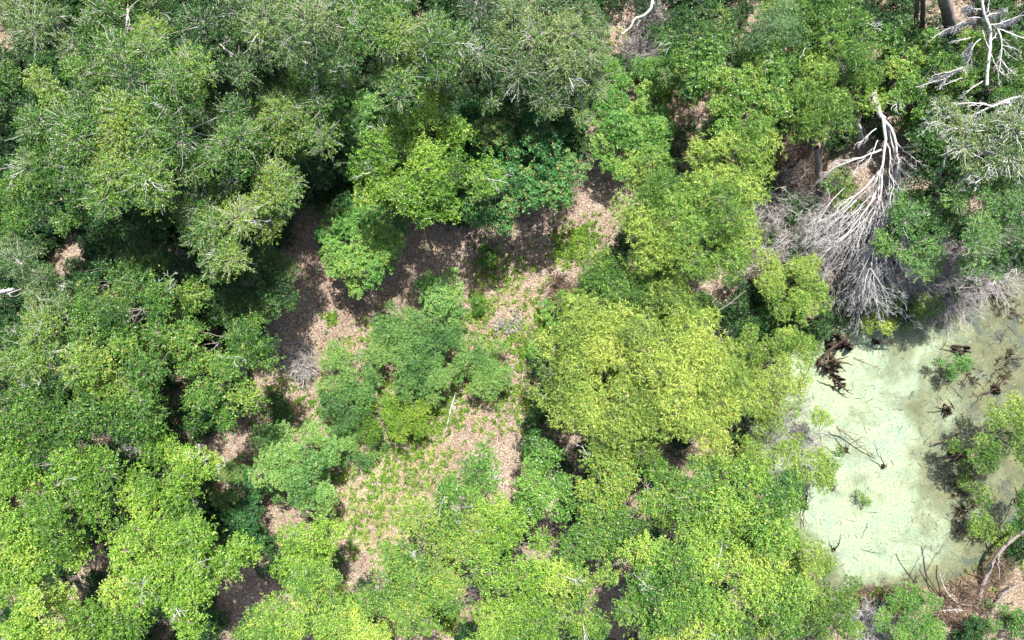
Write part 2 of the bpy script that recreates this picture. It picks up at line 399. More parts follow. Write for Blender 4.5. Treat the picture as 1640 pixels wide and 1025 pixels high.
# pond sheet: duckweed on dark water; only inside the bowl of the terrain
px0, py0 = POND.min(0) - 2.5; px1, py1 = POND.max(0) + 2.5
xs, ys = np.arange(px0, px1, .35), np.arange(py0, py1, .35); X, Y = np.meshgrid(xs, ys)
ny, nx = X.shape; ii = (np.arange(ny - 1)[:, None] * nx + np.arange(nx - 1)[None]).ravel()
d = sdf(X, Y, POND).ravel(); F = np.stack([ii, ii + 1, ii + nx + 1, ii + nx], 1); F = F[(d[F] < 2.2).all(1)]
u, inv = np.unique(F, return_inverse=True)
Xf, Yf = X.ravel(), Y.ravel(); age_shade = np.clip((Xf - 23.0 + .8 * n_shore(Xf, Yf)) / 6.5, 0, 1) * np.where(Yf > -11, 1, .7) + np.clip(1 + d / 1.6, 0, 1) * np.where(Yf < -11, 1.0, .45)
m, t, b, out = nt('duckweed_water'); co = obj_co(t)
n1 = noise(t, .16, 5, .6, co, .6); n2 = noise(t, 1.1, 6, .75, co, .4); n3 = noise(t, 7.5, 4, .8, co); n4 = noise(t, .55, 8, .72, co, 2.2)
v = t.nodes.new('ShaderNodeTexVoronoi'); v.inputs['Scale'].default_value = 22; t.links.new(co, v.inputs['Vector'])
base = ramp(t, [(.32, (0.202, 0.261, 0.211)), (.5, (0.225, 0.271, 0.185)), (.68, (0.260, 0.280, 0.166))], n1.outputs[0])
blot = ramp(t, [(.30, (0.144, 0.219, 0.192)), (.5, (0.220, 0.271, 0.192)), (.72, (0.329, 0.344, 0.243))], n2.outputs[0])
c = mixc(t, base.outputs[0], blot.outputs[0], .5)
gr = ramp(t, [(.32, (.50, .58, .50)), (.52, (.95, .97, .92)), (.66, (1.2, 1.2, 1.15))], n3.outputs[0]); c = mixc(t, c, gr.outputs[0], .75, 'MULTIPLY')
sepv = t.nodes.new('ShaderNodeSeparateColor'); t.links.new(v.outputs['Color'], sepv.inputs[0])
vr = ramp(t, [(0, (.60, .66, .58)), (.4, (1, 1, 1)), (1, (1.22, 1.2, 1.12))], sepv.outputs[0]); c = mixc(t, c, vr.outputs[0], .6, 'MULTIPLY')
dr = ramp(t, [(.40, (1.08, 1.06, 1.02)), (.47, (.86, .90, .90)), (.50, (1.05, 1.04, 1.0)), (.58, (.93, .96, .94)), (.66, (1.1, 1.06, .98))], n4.outputs[0]); c = mixc(t, c, dr.outputs[0], .9, 'MULTIPLY')
# browner, older weed on the far (east) side and along the lower bank; east darkening also paints in shadow
mp = t.nodes.new('ShaderNodeAttribute'); mp.attribute_name = 'tint'
nm = noise(t, .45, 6, .7, co, .5); ad = t.nodes.new('ShaderNodeMath'); ad.operation = 'MULTIPLY_ADD'; t.links.new(nm.outputs[0], ad.inputs[0]); ad.inputs[1].default_value = 2.2
t.links.new(mp.outputs['Fac'], ad.inputs[2])
old_shade = ramp(t, [(.0, (0, 0, 0)), (.46, (0, 0, 0)), (.60, (.55, .55, .55)), (.85, (.92, .92, .92))]); s2 = t.nodes.new('ShaderNodeMath'); s2.operation = 'MULTIPLY'; s2.inputs[1].default_value = .42
t.links.new(ad.outputs[0], s2.inputs[0]); t.links.new(s2.outputs[0], old_shade.inputs[0])
oc = ramp(t, [(.35, (.045, .052, .022)), (.65, (.120, .125, .055))], n2.outputs[0]); c = mixc(t, c, oc.outputs[0], old_shade.outputs[0])
# openings of bare water
hw = noise(t, .7, 7, .78, co, .8); ha = t.nodes.new('ShaderNodeMath'); ha.operation = 'MULTIPLY_ADD'; t.links.new(mp.outputs['Fac'], ha.inputs[0]); ha.inputs[1].default_value = .10; t.links.new(hw.outputs[0], ha.inputs[2])
hole = ramp(t, [(.62, (0, 0, 0)), (.70, (1, 1, 1))], ha.outputs[0])
fl = noise(t, 3.2, 6, .8, co); flr = ramp(t, [(.60, (0, 0, 0)), (.68, (.65, .65, .65))], fl.outputs[0])
hh = t.nodes.new('ShaderNodeMath'); hh.operation = 'MAXIMUM'; t.links.new(hole.outputs[0], hh.inputs[0]); t.links.new(flr.outputs[0], hh.inputs[1])
c = mixc(t, c, (.070, .085, .065), hh.outputs[0])
t.links.new(c, b.inputs['Base Color'])
rr = ramp(t, [(0, (.75, .75, .75)), (1, (.16, .16, .16))], hole.outputs[0]); t.links.new(rr.outputs[0], b.inputs['Roughness'])
b.inputs['Specular IOR Level'].default_value = .4
bp = t.nodes.new('ShaderNodeBump'); bp.inputs['Strength'].default_value = .4; bp.inputs['Distance'].default_value = .02
t.links.new(n3.outputs[0], bp.inputs['Height']); t.links.new(bp.outputs[0], b.inputs['Normal'])
o = mesh_obj('pond_water', np.stack([X.ravel(), Y.ravel(), np.zeros(X.size)], 1)[u], inv.reshape(-1, 4), m, tint=age_shade[u]); o['kind'] = 'structure'

# ------------------------------------------------------------------ where the forest floor is bare
CLEAR = poly([(440, 520), (470, 430), (478, 330), (560, 320), (650, 345), (760, 365), (880, 275), (930, 250), (1040, 262), (1000, 345), (965, 400), (905, 480),
              (862, 540), (835, 640), (835, 700), (815, 800), (700, 800), (640, 890), (560, 900), (535, 800), (440, 850), (370, 760), (330, 720), (420, 640)])
BARE = [(1005, 75, 45), (1085, 185, 45), (985, 200, 55), (410, 950, 60), (755, 950, 55), (700, 1000, 40), (990, 975, 35), (875, 830, 35), (950, 780, 20), (140, 395, 30), (120, 420, 25), (160, 690, 25),
        (10, 70, 60), (880, 990, 25), (560, 1000, 20), (145, 930, 25), (1290, 280, 60), (1250, 250, 40), (1510, 35, 42), (1430, 450, 40), (1600, 950, 70), (1500, 960, 40), (1190, 420, 30), (1130, 470, 25), (1400, 300, 80), (1330, 420, 60), (190, 680, 20), (270, 990, 20), (1085, 735, 20)]
def bare(x, y):
    m = sdf(x, y, CLEAR) < 0.3
    for a, b_, r in BARE:
        p = P(a, b_, 0); m |= np.hypot(x - p[0], y - p[1]) < RM(r, 0) * (1 + .2 * n_fine(x, y))
    return m
g = np.random.default_rng(77)
def scatter(n, x0=-34, x1=36, y0=-22, y1=22): return g.uniform(x0, x1, n), g.uniform(y0, y1, n)
def dry(x, y): return gh(x, y) > 0.05

# fallen leaves lying on the ground
m, t, b, out = nt('fallen_leaf'); at = t.nodes.new('ShaderNodeAttribute'); at.attribute_name = 'tint'
r_ = ramp(t, [(0, (0.058, 0.035, 0.023)), (.3, (0.180, 0.123, 0.088)), (.65, (0.338, 0.255, 0.193)), (.9, (0.496, 0.418, 0.328)), (1, (0.591, 0.550, 0.461))], at.outputs['Fac'])
t.links.new(r_.outputs[0], b.inputs['Base Color']); b.inputs['Roughness'].default_value = .7
LIT = m
x, y = scatter(620000); k = dry(x, y) & ((sdf(x, y, CLEAR) < 1.5) | bare(x, y) | (g.random(len(x)) < .18)) & (g.random(len(x)) < .62 + .3 * n_drift(x + 9, y)); x, y = x[k], y[k]
n = len(x); a = g.random(n) * 6.283
D = np.stack([np.cos(a), np.sin(a), g.normal(size=n) * .22], 1); N = g.normal(size=(n, 3)) * .35; N[:, 2] += 1
V, F = leaf_quads(np.stack([x, y, gh(x, y) + g.uniform(.004, .03, n)], 1), D, N, g.uniform(.05, .11, n), g.uniform(.025, .055, n), .15)
tt = np.clip(g.beta(2.2, 2.0, n) + .09 * n_fine(x, y) + .17 * n_drift(x, y) - .03, 0, 1)
o = mesh_obj('leaf_litter', V, F, LIT, tint=np.repeat(tt, 4)); o['kind'] = 'stuff'; o['label'] = 'pinkish brown fallen leaves covering the forest floor'; o['category'] = 'leaf litter'
# fallen sticks
n = 2600; x, y = scatter(n); k = dry(x, y); x, y = x[k], y[k]; n = len(x); z = gh(x, y); a = g.random(n) * 6.283; ln = g.gamma(2.0, .28, n)
A = np.stack([x, y, z + .03], 1); Bq = A + np.stack([np.cos(a) * ln, np.sin(a) * ln, np.zeros(n)], 1); Bq[:, 2] = gh(Bq[:, 0], Bq[:, 1]) + .05
T = Tubes(); T.add(wander(g, A, Bq, 5, .06), np.linspace(.014, .006, 5)[None] * g.uniform(.6, 1.7, (n, 1)), 3, g.random(n))
o = mesh_obj('fallen_sticks', np.vstack(T.V), np.vstack(T.F), TWIG, tint=np.concatenate(T.T)); o['kind'] = 'stuff'

# low growth under the trees, its leaf colour darkened to paint deep shade
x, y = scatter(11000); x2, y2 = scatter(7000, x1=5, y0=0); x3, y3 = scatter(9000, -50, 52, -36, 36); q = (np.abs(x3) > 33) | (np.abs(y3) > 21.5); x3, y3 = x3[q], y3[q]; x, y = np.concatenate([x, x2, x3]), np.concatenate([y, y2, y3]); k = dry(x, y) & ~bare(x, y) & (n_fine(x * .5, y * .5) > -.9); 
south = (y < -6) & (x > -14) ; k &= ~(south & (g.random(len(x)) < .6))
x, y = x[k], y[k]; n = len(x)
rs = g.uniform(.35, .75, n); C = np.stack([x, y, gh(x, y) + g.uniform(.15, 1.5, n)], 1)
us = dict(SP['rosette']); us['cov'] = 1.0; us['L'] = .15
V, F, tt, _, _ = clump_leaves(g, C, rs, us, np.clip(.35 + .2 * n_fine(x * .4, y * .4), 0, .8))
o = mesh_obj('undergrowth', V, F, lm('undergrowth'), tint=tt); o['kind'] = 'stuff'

# bright low herbs and grass in the clearing, denser in patches
HERB = [(600, 560, 60, 120), (640, 620, 80, 160), (520, 640, 40, 80), (470, 690, 50, 80), (740, 520, 40, 80), (800, 640, 40, 80), (1550, 750, 40, 160), (1590, 560, 40, 60), (640, 790, 70, 160), (600, 830, 50, 110), (690, 740, 45, 90), (1290, 880, 35, 200), (1340, 950, 35, 160), (1400, 950, 30, 100), (1560, 470, 40, 80), (1500, 490, 30, 100), (1580, 760, 50, 260), (1600, 840, 40, 220), (1540, 800, 30, 120), (620, 750, 70, 200), (660, 700, 60, 150), (570, 800, 55, 120), (780, 545, 50, 200), (790, 430, 40, 160), (905, 400, 25, 200), (935, 380, 22, 160), (770, 490, 18, 120), (745, 610, 60, 260), (850, 560, 40, 300),
        (840, 650, 35, 180), (660, 640, 90, 200), (500, 600, 50, 60), (720, 985, 30, 260), (830, 460, 60, 120), (880, 520, 30, 160), (535, 510, 10, 40), (570, 860, 40, 90), (700, 660, 40, 240), (1060, 160, 40, 200), (1010, 110, 50, 200), (1560, 830, 70, 250), (1600, 780, 60, 200), (1620, 870, 40, 80), (440, 640, 40, 80), (540, 720, 60, 300)]
PX, PY = [], []
for a, b_, r, n in HERB:
    p = P(a, b_); n = int(n * .62); PX.append(p[0] + g.normal(size=n) * RM(r, 0) * .6); PY.append(p[1] + g.normal(size=n) * RM(r, 0) * .6)
x, y = np.concatenate(PX), np.concatenate(PY); k = gh(x, y) > -.2; x, y = x[k], y[k]; n = len(x)
C = np.stack([x, y, np.maximum(gh(x, y), 0) + .05], 1); hs = dict(SP['willowfine']); hs['L'] = .09; hs['Wd'] = .04; hs['cov'] = .45
V, F, tt, _, _ = clump_leaves(g, C, g.uniform(.04, .16, n) ** 1.0, hs, g.uniform(.05, .85, n))
o = mesh_obj('ground_cover', V, F, lm('oak_bright'), tint=tt); o['kind'] = 'stuff'; o['label'] = 'bright green herbs and grass sprouting through the leaf litter'

m, t, b, out = nt('straw_blade'); at = t.nodes.new('ShaderNodeAttribute'); at.attribute_name = 'tint'
r_ = ramp(t, [(0, (.24, .20, .08)), (.5, (.42, .36, .15)), (.8, (.50, .47, .22)), (1, (.30, .38, .08))], at.outputs['Fac'])
t.links.new(r_.outputs[0], b.inputs['Base Color']); b.inputs['Roughness'].default_value = .6
PX, PY = [], []
for a, b_, r, n in [(620, 790, 75, 9000), (590, 840, 50, 5000), (680, 720, 50, 4500), (560, 560, 35, 1200), (760, 560, 60, 3000), (830, 470, 60, 3500), (880, 500, 40, 2000), (1350, 950, 60, 3500), (1440, 945, 40, 1500), (15, 60, 60, 3000), (1600, 930, 60, 2500), (760, 670, 60, 2500)]:
    p = P(a, b_); PX.append(p[0] + g.normal(size=n) * RM(r, 0) * .6); PY.append(p[1] + g.normal(size=n) * RM(r, 0) * .6)
x, y = np.concatenate(PX), np.concatenate(PY); k = dry(x, y) & (n_fine(x * 1.3, y * 1.3) > -.4); x, y = x[k], y[k]; n = len(x)
D = g.normal(size=(n, 3)); D[:, 2] = np.abs(D[:, 2]) * .5 + .15
V, F = leaf_quads(np.stack([x, y, gh(x, y)], 1), D, g.normal(size=(n, 3)), g.uniform(.08, .22, n), g.uniform(.012, .028, n), .05)
o = mesh_obj('dry_grass', V, F, m, tint=np.repeat(np.clip(g.beta(2, 2, n) + .15 * n_drift(x, y), 0, 1), 4)); o['kind'] = 'stuff'; o['label'] = 'straw coloured dry grass over the sunlit litter'

# ------------------------------------------------------------------ trees and shrubs
GO = 'oak trees of the wood round the clearing'; GW = 'willow trees beside the pond'; GS = 'shrubs standing in the clearing'; GP = 'small leafy shrubs in the pond'
seed = 100
def tree(name, cat, label, sp, pal, z, lobes, group=GO, **k):
    global seed
    seed += 1
    return crown_tree(name, cat, label, sp, pal, z, lobes, seed, group, **k)
T_ = 'tree'
# upper left wood
tree('oak_tree', T_, 'pale green oak in the upper corner beside the patch of bare sand', 'oakfine', 'oak_grey', 10.5, [(100, 25, 80), (50, 60, 35), (55, 0, 50)], dead=1)
tree('oak_tree', T_, 'mid green oak at the top edge above the broadest grey-green crown', 'oakfine', 'oak_mid', 10.5, [(215, 30, 85), (180, 70, 50)], dead=2)
tree('oak_tree', T_, 'dark oak with a few red twigs at the top edge', 'oakfine', 'oak_dark', 10.5, [(335, 40, 80), (380, 80, 50)], dead=2)
tree('oak_tree', T_, 'broadest grey-green oak crown of the upper wood, flecked with yellow leaves', 'oakfine', 'oak_mid', 11.5, [(210, 190, 130), (120, 160, 80), (300, 220, 100), (160, 260, 80), (250, 290, 70), (90, 220, 60)], dead=4, twigs=.2)
tree('oak_tree', T_, 'darker fine-leaved oak pressed against the broadest crown', 'oakfine', 'oak_dark', 8.0, [(390, 140, 75), (340, 120, 60), (400, 200, 50)], dead=1)
tree('oak_tree', T_, 'yellowish grey oak full of pale bare twigs overlooking the shaded litter', 'oakfine', 'oak_mid', 9.5, [(380, 350, 78), (320, 360, 50), (430, 300, 45), (350, 400, 48)], dead=7, twigs=.30, tintc=.62)
tree('oak_tree', T_, 'leafy oak between the dark hollow and the yellow-topped sunlit oak', 'oakfine', 'oak_mid', 8.0, [(480, 190, 72), (455, 250, 52), (520, 150, 45), (430, 120, 45)], dead=2)
tree('oak_tree', T_, 'grey-green oak at the top edge with drooping pale sprays', 'oakfine', 'oak_grey', 10.5, [(470, 35, 75), (420, 60, 50), (540, 60, 40)], dead=2)
tree('oak_tree', T_, 'oak in deep green below the sandy corner on the frame edge', 'oak', 'oak_mid', 7.5, [(60, 290, 60), (25, 340, 50), (100, 330, 40)], dead=1)
tree('oak_tree', T_, 'shadowed oak on the frame edge above the dark gap', 'oak', 'oak_dark', 3.0, [(15, 160, 50), (-10, 110, 45)], dead=1)
tree('oak_tree', T_, 'oak with a white upright trunk stub near the top edge', 'oakfine', 'oak_mid', 11.5, [(640, 110, 75), (600, 60, 50), (690, 80, 50), (630, 20, 50)], dead=3)
tree('oak_tree', T_, 'sunlit yellow-tipped oak standing over the shaded end of the clearing', 'oak', 'oak_bright', 8.0, [(675, 250, 92), (610, 290, 50), (730, 290, 55), (700, 190, 45), (690, 320, 40)], dead=3, tintc=.34)
tree('oak_tree', T_, 'grey-green oak with curved pale twigs, second from the sunlit yellow-tipped oak', 'oakfine', 'oak_dark', 8.0, [(770, 60, 75), (740, 120, 55), (780, 140, 40)], dead=3)
tree('oak_tree', T_, 'tall silvery oak beside the narrow bare gap at the top edge', 'oakfine', 'oak_grey', 8.0, [(880, 90, 90), (920, 160, 50), (850, 30, 60), (930, 60, 50), (850, 140, 45)], dead=4, twigs=.3)
tree('oak_tree', T_, 'small blue-green oak in shade behind the sunlit yellow-tipped oak', 'rosette', 'shrub_blue', 3.0, [(570, 200, 50), (590, 250, 40)], dead=0)
tree('oak_tree', T_, 'shaded oak filling the hollow between the upper oaks', 'oak', 'oak_dark', 3.0, [(550, 110, 45), (560, 30, 40), (500, 290, 45)], dead=1)
tree('maple_tree', T_, 'deep green maple with whorled leaves and rusty tips at the clearing edge', 'maple', 'maple', 5.0, [(850, 240, 75), (800, 300, 55), (880, 290, 50), (780, 340, 35), (870, 200, 45)], 'maple trees at the clearing edge', twigs=.03, tintc=.6)
tree('maple_tree', T_, 'dark green maple sapling under the silvery oak', 'maple', 'maple', 3.5, [(780, 220, 45), (760, 180, 40)], 'maple trees at the clearing edge')
tree('oak_tree', T_, 'low dark oak under the twiggy yellowish oak', 'shrub', 'oak_dark', 5.0, [(320, 470, 60), (400, 460, 60), (440, 430, 40), (440, 490, 35), (250, 420, 50)], dead=1, sub=1.4)
tree('oak_tree', T_, 'dark oak crown above the small sunlit litter patch', 'oak', 'oak_dark', 5.0, [(210, 380, 50), (250, 350, 45), (190, 340, 40)], dead=1)
# left
tree('oak_tree', T_, 'olive oak with a bleached broken branch at the frame edge', 'oakfine', 'oak_grey', 7.5, [(50, 450, 58), (30, 400, 30), (90, 480, 40)], dead=3, twigs=.25)
tree('oak_tree', T_, 'olive oak with reddish twigs below the bleached broken branch', 'oakfine', 'oak_mid', 7.5, [(50, 540, 62), (90, 580, 45), (20, 600, 40)], dead=3, twigs=.25)
tree('oak_tree', T_, 'dense rounded glossy oak, largest of the mid-left crowns', 'oak', 'oak_mid', 8.5, [(230, 560, 95), (180, 610, 65), (260, 490, 55), (220, 660, 50), (180, 520, 50)], dead=1)
tree('oak_tree', T_, 'rounded oak reaching towards the shaded side of the clearing', 'oak', 'oak_mid', 8.0, [(370, 590, 68), (340, 650, 45), (395, 540, 42), (320, 560, 40)], dead=1)
tree('oak_tree', T_, 'green oak with a dark fringe beside the small sunlit litter patch', 'oak', 'oak_dark', 6.5, [(180, 460, 45), (230, 450, 40), (140, 470, 35)], dead=0)
tree('oak_tree', T_, 'oak above the brightest corner crown, speckled with pale leaves', 'oak', 'oak_mid', 8.0, [(70, 680, 65), (120, 700, 50), (20, 700, 50), (60, 640, 35)], dead=1)
# lower left
tree('oak_tree', T_, 'broad yellow-green oak on the lower frame edge', 'oak', 'oak_bright', 9.0, [(70, 800, 95), (20, 760, 60), (120, 770, 60), (100, 860, 60)], dead=1)
tree('oak_tree', T_, 'yellow-green oak with ragged finger-like sprays near the bluish shrub', 'oak', 'oak_bright', 8.0, [(275, 745, 50), (310, 750, 35), (240, 780, 40), (280, 800, 42), (335, 740, 22), (260, 720, 30)], dead=3)
tree('oak_tree', T_, 'large yellow-green oak below the ragged oak', 'oak', 'oak_bright', 9.0, [(290, 900, 85), (230, 880, 60), (340, 880, 55), (300, 960, 55), (220, 930, 50)], dead=3)
tree('oak_tree', T_, 'yellow-green oak in the bottom corner', 'oak', 'oak_bright', 9.0, [(60, 960, 75), (20, 920, 50), (100, 1010, 50), (30, 1020, 50)], dead=1)
tree('oak_tree', T_, 'low oak crown along the bottom edge beside the corner oak', 'oak', 'oak_bright', 7.5, [(190, 1000, 55), (150, 1020, 40)], dead=1)
tree('oak_tree', T_, 'small bright oak touching the sunlit end of the clearing', 'oak', 'oak_bright', 6.5, [(495, 870, 48), (530, 860, 28), (470, 900, 35)], dead=0, tintc=.6)
tree('oak_tree', T_, 'fine-leaved lime green oak along the bottom edge', 'oakfine', 'oak_yellow', 8.0, [(540, 975, 75), (460, 990, 60), (592, 975, 42), (510, 930, 45), (410, 1010, 40), (590, 1010, 50)], dead=1, twigs=.06)
tree('oak_tree', T_, 'cooler green oak carrying white bare twigs beside the sunlit litter', 'oak', 'oak_mid', 8.0, [(690, 870, 80), (652, 872, 36), (740, 850, 50), (650, 930, 55), (720, 930, 40), (660, 990, 40)], dead=5, tintc=.6)
tree('oak_tree', T_, 'bushy glossy oak at the lower tip of the clearing', 'oak', 'glossy', 7.0, [(755, 760, 48), (730, 790, 35), (780, 730, 25)], dead=2, tintc=.6)
tree('oak_tree', T_, 'yellow-green oak between the two dark litter gaps', 'oak', 'oak_bright', 8.0, [(825, 880, 65), (800, 830, 45), (850, 930, 50), (780, 860, 35)], dead=1)
tree('oak_tree', T_, 'bright fine oak on the bottom edge beside the long dark gap', 'oakfine', 'oak_bright', 8.0, [(820, 985, 60), (800, 1020, 50), (850, 1020, 40)], dead=0, twigs=.06)
tree('oak_tree', T_, 'deep green glossy oak below the yellow willow', 'oak', 'glossy', 6.5, [(870, 750, 42), (850, 790, 30), (895, 790, 38), (860, 715, 22), (840, 810, 22)], dead=1)
tree('oak_tree', T_, 'mixed green oak with brown gaps under the yellow willow', 'oak', 'oak_mid', 7.5, [(1010, 790, 75), (970, 750, 40), (1050, 770, 45), (1000, 850, 45), (950, 800, 35)], dead=2, tintc=.6)
tree('oak_tree', T_, 'narrow green oak between the heart-shaped litter gap and the bottom gap', 'oak', 'oak_mid', 7.5, [(930, 890, 50), (920, 940, 40), (945, 850, 30), (930, 990, 35)], dead=1, tintc=.6)
tree('oak_tree', T_, 'yellow-tipped oak on the bottom right of the brown gap', 'oak', 'oak_yellow', 8.5, [(1080, 920, 85), (1040, 960, 55), (1120, 880, 50), (1040, 890, 45), (1080, 1000, 55)], dead=2, tintc=.46)
tree('oak_tree', T_, 'yellow-green oak next to the bare grey brush by the water', 'oak', 'oak_yellow', 8.0, [(1150, 800, 70), (1130, 760, 40), (1190, 780, 40), (1180, 850, 45)], dead=1, tintc=.46)
tree('oak_tree', T_, 'broad yellow-green oak along the near bank of the pond', 'oak', 'oak_yellow', 8.5, [(1220, 890, 70), (1240, 830, 45), (1200, 950, 60), (1240, 950, 45), (1250, 790, 35)], dead=1, tintc=.46)
tree('oak_tree', T_, 'darker speckled oak on the bottom edge below the broad bank oak', 'oak', 'oak_mid', 8.0, [(1160, 1000, 55), (1230, 1010, 45)], dead=2, tintc=.6)
tree('willow_tree', T_, 'feathery olive willow leaning over the bottom bank of the pond', 'willowfine', 'willow_green', 4.0, [(1310, 930, 50), (1300, 880, 32), (1340, 980, 40), (1300, 990, 40)], GW, gap=.2)
# willows
tree('willow_tree', T_, 'widest yellow willow, its crown the yellowest in the wood', 'willow', 'willow', 7.5, [(1020, 600, 120), (940, 590, 75), (1100, 620, 85), (1000, 690, 70), (1090, 550, 75), (960, 530, 60), (1150, 580, 50), (900, 640, 45), (1125, 690, 50), (1180, 640, 42)], GW, low=.4, gap=-.25, twigs=.10, tintc=.55)
tree('willow_tree', T_, 'green willow between the widest yellow willow and the bright domed willow', 'willow', 'willow_green', 6.0, [(1010, 450, 60), (970, 440, 40), (1050, 480, 50), (1100, 500, 40), (940, 520, 40), (920,500,30)], GW)
tree('willow_tree', T_, 'bright domed willow at the head of the clearing', 'willow', 'willow_green', 8.0, [(1110, 360, 92), (1050, 340, 62), (1160, 330, 60), (1080, 420, 52), (1040, 290, 45), (1190, 390, 38)], GW, tintc=.65)
tree('willow_tree', T_, 'smaller yellow willow above the bright domed willow', 'willow', 'willow_green', 7.0, [(1185, 240, 48), (1130, 250, 35), (1210, 290, 32), (1205, 210, 25)], GW, tintc=.7)
tree('willow_tree', T_, 'small pale willow spreading over the duckweed edge', 'willowfine', 'willow_green', 3.5, [(1260, 570, 42), (1230, 600, 36), (1210, 550, 32), (1290, 560, 25), (1200, 640, 35), (1190, 590, 30), (1240, 640, 34), (1268, 618, 22), (1225, 672, 22)], GW, gap=.05, tintc=.6, bark=BROWN)
tree('willow_tree', T_, 'tall olive willow with a bare trunk above the dead fallen tree', 'willow', 'willow_green', 6.2, [(1340, 130, 68), (1290, 160, 45), (1382, 118, 30), (1320, 190, 38), (1280, 200, 25)], GW, tintc=.34, dome=.36, base=(1285, 255))
tree('willow_shrub', 'shrub', 'rounded willow shrub at the foot of the dead fallen tree', 'willowfine', 'willow_green', 3.0, [(1262, 460, 48), (1300, 440, 32), (1295, 485, 28), (1225, 440, 32), (1270, 500, 25)], 'willow shrubs on the bank', tintc=.6)
tree('willow_shrub', 'shrub', 'low willow shrub reaching down to the pond from the lower bank', 'willowfine', 'willow_green', 2.6, [(1300, 745, 34), (1330, 735, 22), (1320, 765, 18), (1225, 730, 40), (1250, 700, 25), (1200, 745, 28), (1315, 665, 18)], 'willow shrubs on the bank', tintc=.6, multi=True, gap=.1)
tree('willow_shrub', 'shrub', 'tiny yellow willow shrub at the tip of the dead branches', 'willowfine', 'willow', 1.5, [(1402, 520, 20), (1425, 510, 10)], 'willow shrubs on the bank', multi=True)
tree('willow_shrub', 'shrub', 'thin willow shrub between the grey brush and the duckweed', 'willowfine', 'willow_green', 1.6, [(1475, 492, 20), (1465, 515, 13), (1500, 485, 12)], 'willow shrubs on the bank', multi=True, gap=.3)
tree('willow_shrub', 'shrub', 'small lime willow shrub beside the dead branch fan', 'willowfine', 'willow_green', 1.8, [(1415, 478, 20), (1430, 490, 14)], 'willow shrubs on the bank', multi=True, gap=.3)
tree('willow_shrub', 'shrub', 'willow shrub growing over the far side of the pond', 'willowfine', 'willow_green', 3.0, [(1600, 695, 34), (1560, 712, 26), (1640, 680, 40), (1570, 745, 18), (1610, 660, 25), (1640, 730, 25)], 'willow shrubs on the bank', multi=True, tintc=.45)
tree('willow_shrub', 'shrub', 'sparse green seedling clump rising from the duckweed by a stump', 'shrub', 'shrub_blue', 1.2, [(1525, 585, 20), (1545, 580, 14), (1505, 580, 10)], GP, multi=True, gap=.35)
tree('willow_shrub', 'shrub', 'thin young shoots alone in the middle of the duckweed', 'willowfine', 'willow_green', .5, [(1378, 795, 9), (1388, 803, 6)], GP, multi=True, gap=.3)
tree('willow_shrub', 'shrub', 'lone young willow with pale leaves standing in shallow water', 'willowfine', 'willow_green', 1.0, [(1560, 790, 18), (1545, 770, 14), (1560, 830, 18), (1585, 855, 16)], GP, multi=True, gap=.4)
tree('willow_shrub', 'shrub', 'shaded willow shrub on the frame edge beside the brown bank', 'shrub', 'shrub_green', 2.5, [(1635, 830, 26), (1650, 790, 25)], 'willow shrubs on the bank', multi=True)
# upper right
tree('oak_tree', T_, 'green oak beside the dark brown gap right of the sparse saplings', 'rosette', 'oak_mid', 6.0, [(1190, 130, 62), (1140, 150, 45), (1120, 110, 42), (1225, 100, 45), (1165, 190, 38), (1230, 160, 40)], dead=2, tintc=.5)
tree('oak_tree', T_, 'thin green oak next to the narrow bare gap with the white branch', 'oak', 'oak_dark', 5.5, [(1090, 60, 38), (1120, 40, 40), (1080, 110, 32), (1150, 60, 35)], dead=1, tintc=.7)
tree('oak_tree', T_, 'dark leafy oak on the top edge behind the pine', 'oak', 'oak_mid', 5.0, [(1290, 45, 60), (1340, 30, 50), (1250, 20, 45), (1310, 80, 38), (1370, 50, 35)], dead=2, tintc=.35)
tree('pine_tree', T_, 'soft grey-green pine top with long needles', 'pine', 'pine', 7.5, [(1235, 45, 38), (1212, 62, 22), (1265, 30, 20)], 'pine trees of the wood', tintc=.6)
tree('oak_tree', T_, 'green oak dotted with yellow leaves near the leaning trunks', 'rosette', 'oak_mid', 4.0, [(1455, 95, 45), (1480, 75, 25), (1440, 140, 42), (1460, 170, 35), (1425, 60, 30)], dead=2, tintc=.45)
tree('oak_tree', T_, 'rounded green oak at the head of the pond by the grey brush', 'oak', 'shrub_blue', 5.5, [(1465, 375, 45), (1430, 390, 30), (1500, 350, 32), (1480, 415, 30), (1455, 330, 30)], dead=2, tintc=.55, twigs=.2)
tree('oak_tree', T_, 'broad blue-green oak overhanging the shaded corner of the pond', 'oakfine', 'shrub_blue', 7.0, [(1590, 360, 60), (1620, 300, 50), (1640, 400, 45), (1560, 400, 38), (1600, 430, 30), (1550, 330, 40)], dead=3, tintc=.5)
tree('oak_tree', T_, 'oak crown threaded with silver twigs below the standing dead tree', 'oakfine', 'oak_grey', 8.0, [(1590, 230, 55), (1540, 220, 40), (1630, 210, 45), (1520, 190, 30), (1570, 270, 35), (1630, 260, 35)], dead=14, twigs=.55, low=.2)
tree('oak_tree', T_, 'dark oak filling the space behind the standing dead tree', 'oak', 'oak_mid', 4.5, [(1600, 110, 48), (1550, 110, 40), (1640, 90, 40), (1530, 150, 32), (1610, 160, 40), (1545, 70, 22)], dead=1, tintc=.4)
tree('oak_tree', T_, 'small dark oak under the arms of the fallen dead tree', 'rosette', 'oak_dark', 3.2, [(1480, 230, 35), (1475, 270, 28), (1510, 290, 28), (1490, 190, 28)], dead=1, tintc=.35)
tree('oak_sapling', 'sapling', 'low green sapling growing up through the bleached branches', 'shrub', 'oak_mid', 1.8, [(1330, 300, 26), (1345, 330, 22), (1470, 320, 20)], 'saplings under the dead tree', multi=True, gap=.25)
